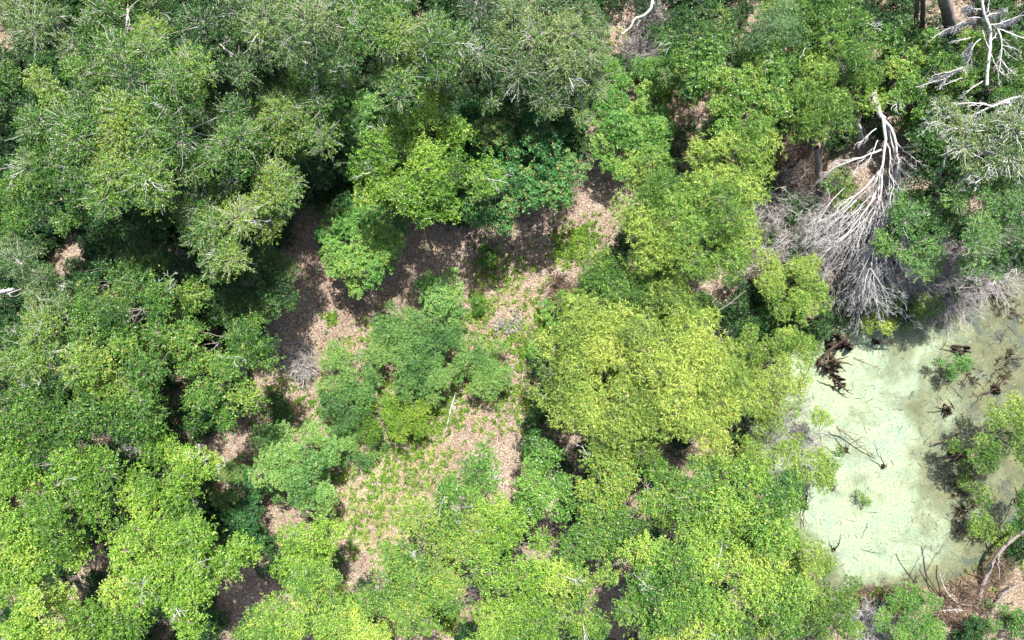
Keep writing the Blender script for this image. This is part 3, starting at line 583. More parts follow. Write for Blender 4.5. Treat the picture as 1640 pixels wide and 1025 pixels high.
# clearing shrubs
tree('sapling_shrub', 'shrub', 'sparse large-leaved shrub in the gap above the sunlit willow', 'rosette', 'shrub_green', 3.0, [(1010, 200, 50), (980, 230, 38), (1040, 215, 40), (1000, 160, 40), (960, 190, 31), (1000, 250, 31), (1060, 200, 26)], GS, multi=True, gap=.30, low=.1, tintc=.65)
tree('sapling_shrub', 'shrub', 'thin shrub along the brown gap beside the white fallen branch', 'shrub', 'shrub_green', 2.0, [(1060, 130, 35), (1030, 120, 24), (1070, 90, 28), (960, 120, 35), (980, 140, 28)], GS, multi=True, gap=.35)
tree('sapling_shrub', 'shrub', 'bright green layered shrub alone in the shade of the clearing', 'rosette', 'shrub_green', 3.5, [(585, 400, 57), (560, 430, 28), (615, 385, 33), (580, 450, 26), (550, 390, 26), (575, 355, 33)], GS, tintc=.75)
tree('sapling_shrub', 'shrub', 'dark shrub in full shade touching the bright layered shrub', 'rosette', 'maple', 2.4, [(545, 350, 38), (620, 350, 31), (525, 380, 21), (595, 330, 30)], GS, tintc=.6)
tree('sapling_shrub', 'shrub', 'small star-leaved shrub, topmost of the central thicket', 'rosette', 'shrub_blue', 2.5, [(710, 475, 35), (735, 490, 24), (690, 455, 24), (715, 510, 24), (725, 440, 12)], GS, multi=True, tintc=.65)
tree('sapling_shrub', 'shrub', 'widest blue-green shrub in the middle of the clearing', 'shrub', 'shrub_blue', 2.5, [(655, 540, 50), (690, 570, 53), (640, 510, 33), (710, 600, 35), (670, 600, 41), (610, 525, 24), (690, 540, 35), (620, 560, 26), (730, 560, 24), (650, 600, 30), (700, 620, 24), (725, 530, 20)], GS, multi=True, tintc=.6, gap=.12)
tree('sapling_shrub', 'shrub', 'trailing blue-green shrub on the shaded-litter side of the thicket', 'shrub', 'shrub_blue', 1.6, [(575, 640, 26), (600, 610, 22), (520, 640, 16), (550, 590, 38), (580, 610, 31), (530, 570, 21), (545, 650, 33), (560, 680, 28), (530, 620, 21), (590, 580, 19)], GS, multi=True, gap=.22, tintc=.6)
tree('sapling_shrub', 'shrub', 'yellow-green shrub at the foot of the central thicket', 'shrub', 'shrub_yellow', 1.8, [(650, 640, 42), (610, 660, 33), (670, 665, 31), (640, 680, 31), (600, 690, 24)], GS, multi=True, tintc=.5)
tree('sapling_shrub', 'shrub', 'light green feathery shrub beside the thin fallen white pole', 'shrub', 'shrub_blue', 1.6, [(785, 580, 35), (800, 600, 24), (765, 600, 28), (780, 620, 24), (760, 560, 17)], GS, multi=True, gap=.15, tintc=.7)
tree('sapling_shrub', 'shrub', 'largest bluish feathery shrub, its layered crown shading the litter', 'rosette', 'shrub_blue', 3.5, [(480, 730, 57), (500, 770, 42), (450, 710, 38), (500, 800, 30), (430, 740, 35), (520, 720, 24)], GS, tintc=.75)
tree('sapling_shrub', 'shrub', 'sparse dark shrub below the largest bluish shrub', 'rosette', 'maple', 1.8, [(400, 830, 38), (380, 800, 31), (430, 790, 26), (390, 770, 31), (405, 855, 24), (370, 750, 24)], GS, multi=True, gap=.2, tintc=.6)
tree('sapling_shrub', 'shrub', 'small dark round shrub by the grey brush pile', 'shrub', 'oak_dark', 1.2, [(442, 655, 26), (455, 665, 17)], GS, multi=True, tintc=.5)
tree('sapling_shrub', 'shrub', 'low ragged green shrub between the thicket and the sunlit litter', 'shrub', 'shrub_blue', .9, [(570, 720, 28), (550, 700, 21), (590, 735, 17), (610, 710, 14)], GS, multi=True, gap=.35, tintc=.6)
tree('sapling_shrub', 'shrub', 'tiny fresh green shrub in the shade under the sunlit oak', 'shrub', 'shrub_green', .8, [(780, 412, 15), (772, 400, 9)], GS, multi=True, tintc=.5)
tree('sapling_shrub', 'shrub', 'small olive shrub beside the pale bare litter', 'shrub', 'oak_mid', .8, [(768, 492, 14), (762, 482, 8)], GS, multi=True, tintc=.4)
tree('sapling_shrub', 'shrub', 'lime green shrub tucked beside the widest yellow willow', 'rosette', 'shrub_green', 1.2, [(885, 510, 19), (875, 495, 14), (895, 535, 14), (860,560,15)], GS, multi=True, tintc=.85, gap=.2)
tree('sapling_shrub', 'shrub', 'blue-green shrub crowded into the bottom bank beneath the pond', 'willowfine', 'shrub_green', 2.2, [(1450, 985, 40), (1480, 970, 26), (1420, 990, 26), (1460, 1020, 30), (1490, 1010, 24)], 'shrubs on the brown bank', multi=True, tintc=.75)
tree('sapling_shrub', 'shrub', 'low dark shrub on the brown bank near the bottom corner', 'shrub', 'shrub_green', 1.3, [(1605, 985, 26), (1630, 1000, 26), (1570, 1015, 24)], 'shrubs on the brown bank', multi=True, tintc=.4, gap=.2)

# ------------------------------------------------------------------ bare dead wood
def branch(pts, r0, r1, n=12):
    "pts: (px, py, z) ...; a smooth limb through them"
    L = smooth_line([P(*p) for p in pts], n)[None]; return L, np.linspace(r0, r1, n)[None]
def dead_thing(name, cat, label, limbs, mat, seed, depth=3, spread=.55, kids=6, ratio=.42, group=None, droop=0., tmin=.2, part='limb', tint=.62, trunk0=True, jag=.004, bend=.06):
    g = np.random.default_rng(seed)
    p0 = P(*limbs[0][0][0]); r = root(name, (p0[0], p0[1], max(0, g1(p0[0], p0[1]))), label, cat, group)
    for i, (pts, r0, r1, *o) in enumerate(limbs):
        L, R = branch(pts, r0, r1); L = L + g.normal(size=L.shape) * (r0 * .12 + jag)
        T = Tubes(); T.add(L, R, 8 if r0 > .05 else 5, tint)
        dd = o[0] if o else depth
        if dd: grow(g, T, L, R, dd, spread, kids, ratio, 4, droop, tmin, tint, bend)
        T.build('trunk' if i == 0 and trunk0 else part, mat, r)
    return r
# the bleached fallen tree
dead_thing('dead_tree', 'dead tree', 'large bleached leafless tree toppled towards the pond, branches fanned out', [
    ([(1398, 150, 5.2), (1406, 172, 5.5), (1416, 192, 5.6)], .17, .12, 0),
    ([(1414, 190, 5.6), (1418, 225, 5.5), (1412, 270, 5.1), (1410, 310, 4.6), (1403, 350, 4.1), (1395, 400, 3.4)], .09, .025, 3),
    ([(1416, 192, 5.6), (1430, 215, 5.3), (1436, 245, 5.0), (1438, 262, 4.7), (1430, 300, 4.0), (1420, 330, 3.5), (1412, 370, 2.7)], .09, .025, 3),
    ([(1420, 200, 5.4), (1428, 228, 4.8), (1437, 262, 4.3), (1441, 290, 3.8), (1448, 318, 3.2)], .07, .02, 2),
    ([(1410, 240, 5.3), (1385, 250, 5.4), (1350, 262, 5.3), (1330, 275, 4.9), (1322, 300, 4.1)], .06, .015, 3),
    ([(1408, 275, 5.0), (1390, 295, 5.0), (1365, 320, 4.6), (1335, 345, 4.1), (1300, 360, 3.6), (1275, 385, 2.9)], .055, .014, 3),
    ([(1408, 300, 4.7), (1390, 330, 4.4), (1365, 365, 3.8), (1335, 395, 3.1), (1300, 410, 2.5)], .07, .015, 3),
    ([(1404, 330, 4.3), (1390, 365, 3.8), (1380, 400, 3.2), (1360, 430, 2.6)], .06, .015, 3),
    ([(1400, 360, 3.9), (1402, 400, 3.4), (1405, 440, 2.6), (1415, 470, 2.0), (1430, 500, 1.2)], .05, .012, 3),
    ([(1395, 380, 3.6), (1385, 420, 3.0), (1370, 460, 2.2), (1345, 490, 1.5)], .05, .012, 3),
    ([(1397, 380, 3.6), (1380, 430, 2.9), (1385, 470, 2.2), (1375, 510, 1.2)], .05, .012, 3),
    ([(1403, 205, 5.6), (1385, 222, 5.8), (1370, 232, 5.8)], .035, .01, 2),
    ([(1405, 225, 5.4), (1395, 250, 5.6), (1385, 265, 5.6)], .03, .01, 2),
    ] + [([(1412 + dx0, y0, 4.6), (1405 + dx0 + .5 * dx, y0 + .5 * ln, 3.9), (1400 + dx0 + dx, y0 + ln, 1.7)], .026, .011, 3) for dx0, y0, dx, ln in
        [(0, 290, -45, 120), (-5, 320, -60, 110), (0, 340, -30, 130), (-5, 360, -10, 140), (0, 350, 25, 110), (12, 280, 20, 110), (-10, 380, 20, 125), (-15, 400, -30, 95), (20, 300, 10, 90), (-5, 300, -80, 100), (5, 330, 5, 120), (-12, 410, 45, 90), (-14, 400, 5, 105), (14, 260, 35, 90), (-30, 330, -55, 60), (-20, 300, -60, 70), (-40, 320, -70, 85), (-60, 300, -60, 80), (-25, 350, -75, 80), (-80, 320, -40, 90), (25, 300, 25, 120), (30, 330, 20, 110), (-18, 430, 70, 85), (-16, 420, 25, 100), (-20, 430, -10, 95)]] + [([(1409 - 3 * math.cos(q * .14), 255 + (q * 37) % 130, 4.4 - (q * 37) % 130 / 130), (1405 + 62 * math.cos(q * .14 + .1), 345 + 75 * math.sin(q * .14 + .1), 3.4), (1400 + 135 * math.cos(q * .14), 380 + 125 * math.sin(q * .14), 1.5)], .022, .010, 2) for q in range(4, 21)], DEAD, 11, spread=.55, kids=7, ratio=.42, droop=.04, jag=.012, bend=.055)
dead_thing('dead_tree', 'dead tree', 'second bleached tree lying beside the fan of branches, thinner and twiggier', [
    ([(1440, 262, 4.4), (1436, 320, 3.8), (1425, 350, 3.3), (1415, 385, 2.7)], .10, .03, 3),
    ([(1430, 300, 3.9), (1420, 340, 3.7), (1400, 380, 3.1), (1390, 420, 2.3)], .06, .015, 3),
    ([(1395, 370, 3.1), (1410, 375, 3.2), (1417, 395, 2.8), (1422, 425, 2.2)], .04, .012, 3),
    ], DEAD, 12, spread=.5, kids=7, ratio=.42, droop=.1)
# standing dead tree with hanging moss in the upper corner
MOSS = bark_mat('grey_moss', (.36, .37, .37), (.52, .53, .53), 30)
dt = dead_thing('dead_tree', 'dead tree', 'white leafless tree hung with grey moss in the upper corner', [
    ([(1579, 135, 5.2), (1582, 100, 5.6), (1586, 70, 5.9), (1584, 45, 6.2), (1575, 20, 6.6), (1571, -10, 6.9)], 0.090, 0.064, 2),
    ([(1574, 15, 6.6), (1560, 14, 6.7), (1549, 8, 6.7)], 0.035, 0.011, 2),
    ([(1577, 30, 6.4), (1555, 28, 6.3), (1530, 42, 6.1), (1510, 50, 5.9), (1493, 62, 5.8)], 0.035, 0.015, 3),
    ([(1578, 28, 6.5), (1590, 22, 6.6), (1605, 20, 6.7), (1613, 12, 6.8)], 0.035, 0.011, 2),
    ([(1586, 40, 6.3), (1600, 38, 6.4), (1620, 30, 6.5), (1645, 22, 6.6)], 0.039, 0.015, 3),
    ([(1597, 45, 6.2), (1603, 60, 6.2), (1604, 80, 6.0), (1601, 105, 5.8), (1598, 128, 5.5)], 0.047, 0.022, 3),
    ([(1598, 46, 6.2), (1615, 52, 6.3), (1635, 60, 6.3), (1650, 66, 6.4)], 0.039, 0.022, 3),
    ([(1604, 72, 6.1), (1620, 76, 6.1), (1632, 82, 6.0), (1636, 95, 5.8)], 0.027, 0.011, 2),
    ([(1603, 95, 5.9), (1612, 108, 5.9), (1625, 118, 5.8), (1645, 128, 5.8)], 0.039, 0.015, 3),
    ([(1586, 85, 5.8), (1595, 105, 5.7), (1605, 118, 5.7), (1625, 130, 5.6)], 0.031, 0.015, 3),
    ([(1570, 62, 6.0), (1558, 75, 5.9), (1552, 95, 5.8), (1548, 105, 5.6), (1545, 120, 5.4)], 0.035, 0.015, 3),
    ([(1555, 60, 6.0), (1540, 64, 6.0), (1524, 66, 5.9)], 0.027, 0.011, 2),
    ([(1541, 108, 5.6), (1525, 114, 5.6), (1505, 118, 5.6), (1492, 122, 5.5)], 0.039, 0.011, 3),
    ([(1541, 108, 5.6), (1515, 125, 5.5), (1490, 132, 5.4), (1468, 140, 5.3)], 0.039, 0.011, 3),
    ([(1540, 125, 5.5), (1528, 130, 5.4), (1512, 136, 5.4), (1503, 141, 5.3)], 0.027, 0.009, 3),
    ([(1574, 130, 5.4), (1558, 140, 5.4), (1548, 148, 5.3), (1541, 156, 5.2)], 0.035, 0.011, 3),
    ], DEAD, 13, spread=.65, kids=6, ratio=.36)
dead_thing('dead_tree', 'dead tree', 'low feathery dead tree sweeping grey twigs across the silver-twigged oak', [
    ([(1660, 150, 6.5), (1625, 158, 7.2), (1590, 170, 7.6), (1555, 186, 7.4), (1525, 200, 7.0)], .09, .02, 3),
    ([(1625, 158, 7.2), (1600, 190, 7.6), (1570, 205, 7.6), (1530, 215, 7.2)], .05, .015, 3),
    ([(1640, 155, 7.0), (1620, 195, 7.4), (1610, 225, 7.2), (1590, 245, 6.8)], .05, .015, 3),
    ([(1590, 170, 7.6), (1560, 165, 7.6), (1530, 168, 7.2), (1500, 178, 6.8)], .045, .012, 3),
    ([(1650, 170, 7.0), (1635, 200, 7.4), (1640, 235, 7.2)], .04, .012, 3),
    ([(1555, 186, 7.4), (1525, 185, 7.2), (1495, 192, 6.8), (1475, 205, 6.2)], .03, .012, 3),
    ], DEAD, 14, spread=.6, kids=8, ratio=.40, droop=.1, bend=.09)
dead_thing('dead_tree', 'dead tree', 'grey leaning dead stems with long side limbs between the two green crowns', [
    ([(1490, 350, 1.0), (1497, 310, 2.2), (1508, 270, 3.6), (1518, 235, 4.8)], .11, .06, 1),
    ([(1478, 335, 1.2), (1500, 318, 2.0), (1540, 290, 3.2), (1565, 268, 4.2)], .08, .05, 2),
    ([(1500, 318, 2.0), (1520, 308, 2.6), (1550, 305, 3.2)], .04, .015, 3),
    ([(1485, 345, 1.2), (1470, 330, 1.8), (1455, 322, 2.4)], .04, .015, 3),
    ([(1430, 290, 2.2), (1455, 320, 2.2), (1480, 345, 2.0)], .05, .02, 3),
    ], DEAD, 15, spread=.6, kids=5, ratio=.38)
gm = np.random.default_rng(5)
for pts in ([(1560, 14, 6.7), (1545, 12, 6.7)], [(1565, 30, 6.4), (1535, 42, 6.1), (1512, 52, 5.9)], [(1584, 26, 6.4), (1598, 24, 6.6), (1611, 14, 6.8)], [(1604, 39, 6.4), (1635, 28, 6.5)], [(1555, 70, 6.0), (1550, 95, 5.8)], [(1538, 112, 5.6), (1500, 128, 5.5)]):
    T = Tubes(); L = smooth_line([P(*p) for p in pts], 43); A = L + gm.normal(size=L.shape) * .05; A = np.repeat(A, 14, 0)[::2][:300] + gm.normal(size=(300, 3)) * .035
    Bm = A + np.stack([gm.normal(size=300) * .07, gm.normal(size=300) * .07 - .03, -gm.uniform(.05, .4, 300)], 1)
    T.add(wander(gm, A, Bm, 4, .08), np.linspace(.012, .005, 4)[None] * np.ones((300, 1)), 3, gm.random(300)); T.build('hanging_moss', MOSS, dt)
# trunks of high trees on the top edge
def bare_trunk(label, pts, r0, r1, seed, mat=BARK):
    dead_thing('tree_trunk', 'tree trunk', label, [(pts, r0, r1, 0), ([pts[-2], (pts[-1][0] + 8, pts[-1][1] - 6, pts[-1][2] + .3)], r1 * .5, r1 * .3, 0)], mat, seed, group='bare trunks at the top edge', tint=.4)
bare_trunk('thick grey trunk rising out of view, stoutest of the bare trunks', [(1527, 55, .3), (1522, 40, 2), (1515, 15, 4.5), (1508, -15, 7)], .36, .27, 41)
bare_trunk('thin dark trunk nearest the yellow-dotted oak', [(1466, 60, .3), (1467, 35, 2), (1469, 8, 4), (1470, -15, 5.5)], .14, .1, 42)
bare_trunk('slim grey trunk standing between the thin dark trunk and the thickest one', [(1477, 52, .3), (1478, 30, 2), (1479, 5, 4), (1480, -15, 5.5)], .16, .12, 43)
bare_trunk('short pale trunk behind the bleached toppled tree', [(1381, 235, .4), (1378, 218, 1.6), (1374, 200, 2.8), (1371, 190, 3.6)], .17, .13, 44, DEAD)
bare_trunk('mossy brown trunk rising under the tall olive willow', [(1314, 345, .4), (1313, 310, 1.6), (1311, 270, 3.2), (1309, 235, 4.8)], .19, .15, 45)
dead_thing('tree_trunk', 'tree trunk', 'white broken trunk standing up between the top edge oaks', [([(624, 25, 8.5), (627, 10, 9.2), (629, -4, 9.8)], .11, .07, 1), ([(627, 10, 9.2), (618, 4, 9.5)], .03, .01, 1)], DEAD, 46, group='bare trunks at the top edge')

# dead brush: many thin bent stems from a few roots
def brush(label, centers, hgt, n, mat, seed, rad=.022, lean=(0, 0), name='dead_bush', cat='dead bush', group='bare grey bushes', depth=2, tint=.6, curl=.12):
    n = int(n * 2.0); g = np.random.default_rng(seed); c0 = P(centers[0][0], centers[0][1], .3); r = root(name, (c0[0], c0[1], max(0, g1(c0[0], c0[1]))), label, cat, group)
    T = Tubes()
    for (px, py, rr) in centers:
        c = P(px, py, .3); R = RM(rr, 0); A = np.zeros((n, 3)); A[:, :2] = c[:2] + g.normal(size=(n, 2)) * R * .42; A[:, 2] = np.maximum(gh(A[:, 0], A[:, 1]), -.2)
        D = g.normal(size=(n, 3)) * .9; D[:, 2] = g.uniform(.15, 1.2, n); D[:, 0] += lean[0]; D[:, 1] += lean[1]
        B = A + D / np.linalg.norm(D, axis=1, keepdims=True) * (hgt * g.uniform(.5, 1.2, n))[:, None]
        L = wander(g, A, B, 7, curl); R_ = np.linspace(rad, rad * .35, 7)[None] * g.uniform(.5, 1.5, (n, 1))
        R_ *= 1.5; T.add(L, R_, 4, tint); grow(g, T, L, R_, depth, .7, 5, .55, 3, .1, .3, tint, .09)
    T.build('stem', mat, r)
brush('dense grey dead brush along the bank below the rounded green oak', [(1440, 430, 28), (1480, 450, 30), (1520, 440, 30), (1545, 420, 22), (1500, 465, 22), (1440, 400, 24), (1570, 425, 20)], 2.4, 40, TWIG, 51)
brush('tangle of grey stems under the bleached toppled tree', [(1330, 370, 30), (1370, 400, 30), (1300, 330, 25), (1400, 430, 28), (1360, 350, 26), (1300, 390, 25), (1390, 360, 25)], 2.2, 14, DEAD, 52, lean=(0, -.6))
brush('tan twiggy thicket beside the bright domed willow', [(1240, 350, 25), (1250, 390, 22), (1230, 310, 20), (1280, 370, 22), (1225, 400, 15), (1265, 340, 22)], 2.6, 26, TWIG, 53, lean=(0, -.5), rad=.026)
brush('reddish brown thicket in the gap beneath the tall olive willow', [(1260, 270, 25), (1240, 240, 22), (1290, 300, 22)], 1.6, 26, BROWN, 54)
brush('pale brush pile on the litter at the shaded side of the clearing', [(480, 575, 20), (488, 590, 12)], .9, 42, TWIG, 55)
brush('grey bramble tangle in the narrow gap at the top edge', [(1030, 60, 18), (1035, 90, 16), (1040, 30, 16), (1015, 90, 12)], 1.1, 40, TWIG, 56)
brush('white curling twigs in the dark gap beside the ragged oak', [(212, 715, 9), (208, 735, 10)], 1.6, 14, DEAD, 57, rad=.022)
brush('silvery dead twigs at the bottom edge by the feathery willow', [(1395, 1005, 16), (1415, 1015, 15), (1380, 990, 10)], 1.2, 45, DEAD, 58)
brush('grey dead twigs over open water beside the pale willow', [(1225, 680, 22), (1260, 690, 20), (1200, 660, 18), (1290, 705, 15)], 1.1, 26, DEAD, 59, rad=.014)
brush('ashen brush on the brown bank at the foot of the fallen trunks', [(1540, 955, 28), (1510, 985, 28), (1580, 935, 24), (1600, 900, 22), (1555, 1000, 25)], .9, 34, BROWN, 60)
brush('brown dead stems behind the yellow-green oak next to the water', [(1180, 720, 14), (1175, 740, 14), (1195, 735, 12)], 1.2, 26, BROWN, 61)
brush('dark thin brush on the litter beside the pale bare patch', [(905, 470, 12), (895, 455, 10), (900, 485, 10)], .8, 30, BROWN, 62)
brush('low grey stems on the pale bare patch of litter', [(825, 515, 12), (815, 530, 14), (800, 520, 10)], .35, 22, TWIG, 63)
brush('scattered bare twigs at the brown muddy rim under the pond', [(1385, 955, 14), (1420, 950, 16), (1460, 945, 14)], .7, 26, BROWN, 64)

brush('dark brown debris tangle rising from the shadowed side of the pond', [(1545, 770, 16), (1550, 735, 14), (1560, 800, 14), (1540, 840, 10)], .8, 16, WET, 65)
brush('brown drowned brush at the murky head of the pond', [(1590, 470, 18), (1620, 500, 20), (1600, 600, 18), (1625, 570, 18), (1560, 610, 12)], .7, 14, WET, 66)
brush('wispy silver twigs hanging over the water from the pale willow', [(1215, 650, 16), (1250, 665, 14), (1275, 690, 12)], 2.4, 14, DEAD, 67, rad=.013)
brush('dark twig tangle around the largest root plates', [(1340, 550, 12), (1325, 585, 10)], .9, 12, BROWN, 68, rad=.016)

# ------------------------------------------------------------------ fallen logs and branches
def log(name, label, limbs, mat, seed, cat='branch', group='fallen branches on the ground', **k):
    return dead_thing(name, cat, label, limbs, mat, seed, group=group, **{**dict(depth=2, kids=3, ratio=.3, spread=.6), **k})
log('fallen_branch', 'crooked white branch across the narrow bare gap at the top edge', [([(1046, -5, 3.4), (1042, 14, 3.3), (1030, 26, 3.1), (1016, 30, 3.0), (1010, 44, 2.8), (997, 54, 2.6)], .09, .05, 1), ([(1042, 12, 3.3), (1050, 2, 3.5)], .03, .015, 1)], DEAD, 71)
log('fallen_branch', 'dark forked branch on the litter beside the lime green shrub', [([(838, 410, .7), (858, 425, .6), (880, 448, .55), (897, 472, .5), (908, 490, .5)], .05, .02, 2), ([(880, 448, .55), (884, 470, .6)], .02, .01, 1)], BROWN, 72)
log('fallen_branch', 'thin white straight pole on the sunlit litter', [([(730, 628, .6), (722, 655, .55), (714, 690, .5)], .045, .03, 0), ([(724, 650, .55), (730, 662, .6)], .014, .008, 0)], DEAD, 73)
log('fallen_branch', 'pale crooked branch beside the brush pile in the shade', [([(440, 535, .8), (455, 548, .7), (470, 553, .6), (484, 568, .6)], .045, .02, 2), ([(470, 553, .6), (485, 545, .9)], .02, .01, 2)], TWIG, 74)
log('fallen_branch', 'dark curved branches in the small sunlit litter patch', [([(90, 400, .8), (115, 395, .7), (135, 412, .7)], .06, .03, 2), ([(110, 396, .7), (120, 380, .9), (145, 385, .9)], .04, .02, 2)], BROWN, 75)
log('fallen_branch', 'black thin branches crossing the brown gap under the white branch', [([(980, 105, .7), (1005, 108, .7), (1025, 106, .7)], .04, .02, 1), ([(985, 85, .8), (1010, 90, .8)], .03, .015, 1)], WET, 76)
log('fallen_log', 'grey log along the dark gap between two bottom oaks', [([(780, 865, .8), (765, 895, .7), (757, 930, .65), (748, 965, .6)], .15, .10, 1), ([(757, 930, .65), (735, 925, .8), (712, 918, .9)], .04, .02, 1)], BARK, 77, cat='log', group='fallen logs')
log('fallen_log', 'long pale fallen trunk slanting down the brown bank beside the pond', [([(1648, 845, 1.6), (1620, 865, 1.4), (1600, 885, 1.2), (1582, 915, .8), (1572, 945, .5), (1568, 960, .4)], .09, .14, 2), ([(1610, 878, 1.3), (1618, 860, 1.8), (1622, 848, 2.1)], .05, .03, 0)], BARK, 78, cat='log', group='fallen logs')
log('fallen_log', 'pale log near the bottom corner, lying across the bank', [([(1630, 938, 1.0), (1605, 952, .8), (1588, 975, .6), (1560, 995, .5)], .07, .085, 2), ([(1605, 952, .8), (1598, 965, 1.0)], .03, .02, 0)], BARK, 79, cat='log', group='fallen logs')
log('fallen_branch', 'pale arched branch curving from the bank up over the water', [([(1560, 970, .5), (1535, 966, .6), (1518, 950, .7), (1508, 930, .9), (1505, 915, 1.1)], .035, .02, 1), ([(1508, 930, .9), (1515, 912, 1.3)], .02, .01, 1)], DEAD, 80)
log('fallen_branch', 'tall black stick leaning out of the water from the lower bank', [([(1500, 960, .3), (1488, 945, .7), (1482, 915, 1.4), (1478, 890, 2.0), (1476, 875, 2.3)], .055, .025, 0), ([(1483, 915, 1.4), (1495, 895, 1.5), (1512, 870, 1.6)], .025, .012, 1)], WET, 81)
log('fallen_branch', 'shorter black stick standing beside the tall leaning one', [([(1508, 955, .3), (1504, 938, .7), (1500, 920, 1.1), (1501, 905, 1.5)], .05, .03, 0), ([(1504, 935, .7), (1512, 925, .9)], .015, .01, 0)], WET, 82)
log('fallen_branch', 'bleached short log on the brown bank between the shrub and the thicket', [([(1497, 980, .5), (1520, 977, .5), (1543, 978, .5)], .045, .035, 1), ([(1520, 977, .5), (1516, 972, .7)], .02, .01, 0)], DEAD, 83)
log('fallen_branch', 'bare pale limb poking out between the two lower willow crowns', [([(1112, 492, 2.2), (1120, 482, 2.4), (1135, 474, 2.6)], .08, .04, 1), ([(1150, 498, 2.5), (1170, 485, 2.8), (1195, 465, 3.0)], .04, .02, 2)], BARK, 84)
log('fallen_branch', 'white split branch lying on the crown at the frame edge', [([(-5, 468, 8.6), (10, 466, 8.7), (22, 462, 8.8)], .10, .05, 1), ([(10, 466, 8.7), (18, 475, 8.6)], .03, .015, 1)], DEAD, 85)
log('fallen_branch', 'white forked dead limb above the bushy glossy oak', [([(785, 790, 5.5), (787, 765, 7.2), (793, 745, 7.9)], .05, .02, 2), ([(786, 775, 6.8), (780, 755, 7.6)], .03, .015, 2)], DEAD, 86)
log('fallen_branch', 'brown fallen limb with a bright broken end under the willow by the water', [([(1215, 712, 1.2), (1245, 708, 1.0), (1262, 716, .8), (1268, 728, .5)], .035, .05, 1), ([(1265, 722, .7), (1278, 700, 1.2), (1292, 680, 1.6)], .03, .015, 1)], BROWN, 87)

# ------------------------------------------------------------------ stumps and snags in the pond
def stump(label, px, py, h, arms, seed, mass=.22, group='dark stumps and snags in the pond', name='stump', mat=WET):
    g = np.random.default_rng(seed); c = P(px, py, 0); gz = min(0, g1(c[0], c[1]))
    r = root(name, (c[0], c[1], gz), label, 'stump', group); T = Tubes()
    top = P(px, py, 0) * 1.0; top[2] = h * .55
    n = 13; sq = g.uniform(.45, .8); th = g.random() * 3.14; lean = g.normal(size=2) * .25; mass *= 1.25   # buttressed, broken body: a bundle of gnarled prongs
    a = np.arange(n) / n * 6.283 + g.random(n) * .6; q = g.uniform(.3, 1.0, n) * mass
    ex, ey = np.cos(a) * q * 1.6, np.sin(a) * q * 1.6 * sq; ex, ey = ex * math.cos(th) - ey * math.sin(th), ex * math.sin(th) + ey * math.cos(th)
    A = np.stack([c[0] + ex, c[1] + ey, np.full(n, gz - .05)], 1)
    B = np.stack([c[0] + ex * .8 + lean[0] * h, c[1] + ey * .8 + lean[1] * h, h * g.uniform(.25, 1.0, n)], 1)
    L = wander(g, A, B, 7, .05) + g.normal(size=(n, 7, 3)) * .012
    T.add(L, mass * .42 * np.linspace(1.1, .35, 7)[None] * g.uniform(.7, 1.2, (n, 1)), 6, .3); T.build('base', mat, r)
    for (dx, dy, z0, z1, r0) in arms:
        T = Tubes(); A = c + np.array([0, 0, z0]); B = P(px + dx, py + dy, z1)
        L = wander(g, A, B, 10, .05) + g.normal(size=(1, 10, 3)) * .012; R_ = r0 * np.linspace(1, .3, 10)[None] * g.uniform(.85, 1.15, (1, 10))
        T.add(L, R_, 7, .35); grow(g, T, L, R_, 2, .6, 3, .22, 4, .1, .3, .35); T.build('root', mat, r)
    return r
stump('largest dark root plate beneath the dead branch tips at the pond rim', 1342, 545, .9, [(-22, 22, .6, .6, .12), (-30, 35, .4, .5, .10), (20, -12, .6, .8, .10), (25, 8, .5, .4, .08), (-5, -14, .7, 1.0, .08)], 91, .50)
stump('root mass with reddish prongs just below the largest root plate', 1330, 577, .9, [(35, 8, .6, .7, .08), (28, -6, .6, .8, .06), (-14, 4, .5, .6, .08), (12, 14, .6, .3, .06)], 92, .42)
stump('clawed dark stump pointing away from the pale willow, with two long prongs', 1335, 612, .8, [(30, 14, .6, .6, .07), (32, 20, .5, .5, .05), (-14, -14, .6, .9, .07)], 93, .25)
stump('T-shaped snag with a level dark bar on the open duckweed', 1402, 548, .8, [(36, 2, .75, .8, .075), (-12, -9, .75, .8, .05), (8, -8, .7, 1.0, .02)], 94, .16)
stump('orange-brown stump behind the sparse seedling clump', 1530, 560, .5, [(14, 14, .4, .3, .06), (-10, 12, .4, .3, .05), (-18, -8, .3, .5, .05), (22, 14, .3, .3, .05)], 95, .32)
stump('lone leaning snag with a long reflection in the pond middle', 1516, 650, .8, [(-20, 2, .6, .7, .05), (14, 8, .6, .7, .05), (3, -10, .6, 1.0, .05)], 96, .16)
stump('spider-like root cluster below the low willow shrub', 1333, 779, .35, [(-9, 6, .3, .2, .03), (12, 14, .3, .2, .03), (9, -3, .3, .4, .03), (-2, 10, .3, .15, .02)], 97, .10)
stump('dark V-shaped stick out of the duckweed near the lower bank', 1334, 880, .3, [(13, -24, .2, 1.3, .05), (2, -14, .2, .7, .02)], 98, .06)
stump('dark knot of roots against the near oak bank', 1285, 808, .6, [(2, 36, .4, .3, .05), (6, -30, .4, .9, .05), (14, -8, .4, .5, .04), (-6, -14, .5, .7, .05)], 99, .22)
stump('weed-tufted snag at the end of the long fallen stick', 1412, 747, .4, [(-14, -38, .3, .8, .04), (10, -4, .3, .3, .03)], 100, .10)
stump('brown prong with a splintered top beside the long fallen stick', 1347, 722, .8, [(-12, -20, .6, 1.2, .06), (8, -14, .6, 1.0, .05), (-2, -8, .6, 1.1, .05)], 101, .12)
stump('dark leaning root near the far willow shrub', 1590, 620, .5, [(-30, 30, .4, .3, .05), (25, -20, .4, .6, .06), (14, 5, .4, .3, .05)], 102, .25)
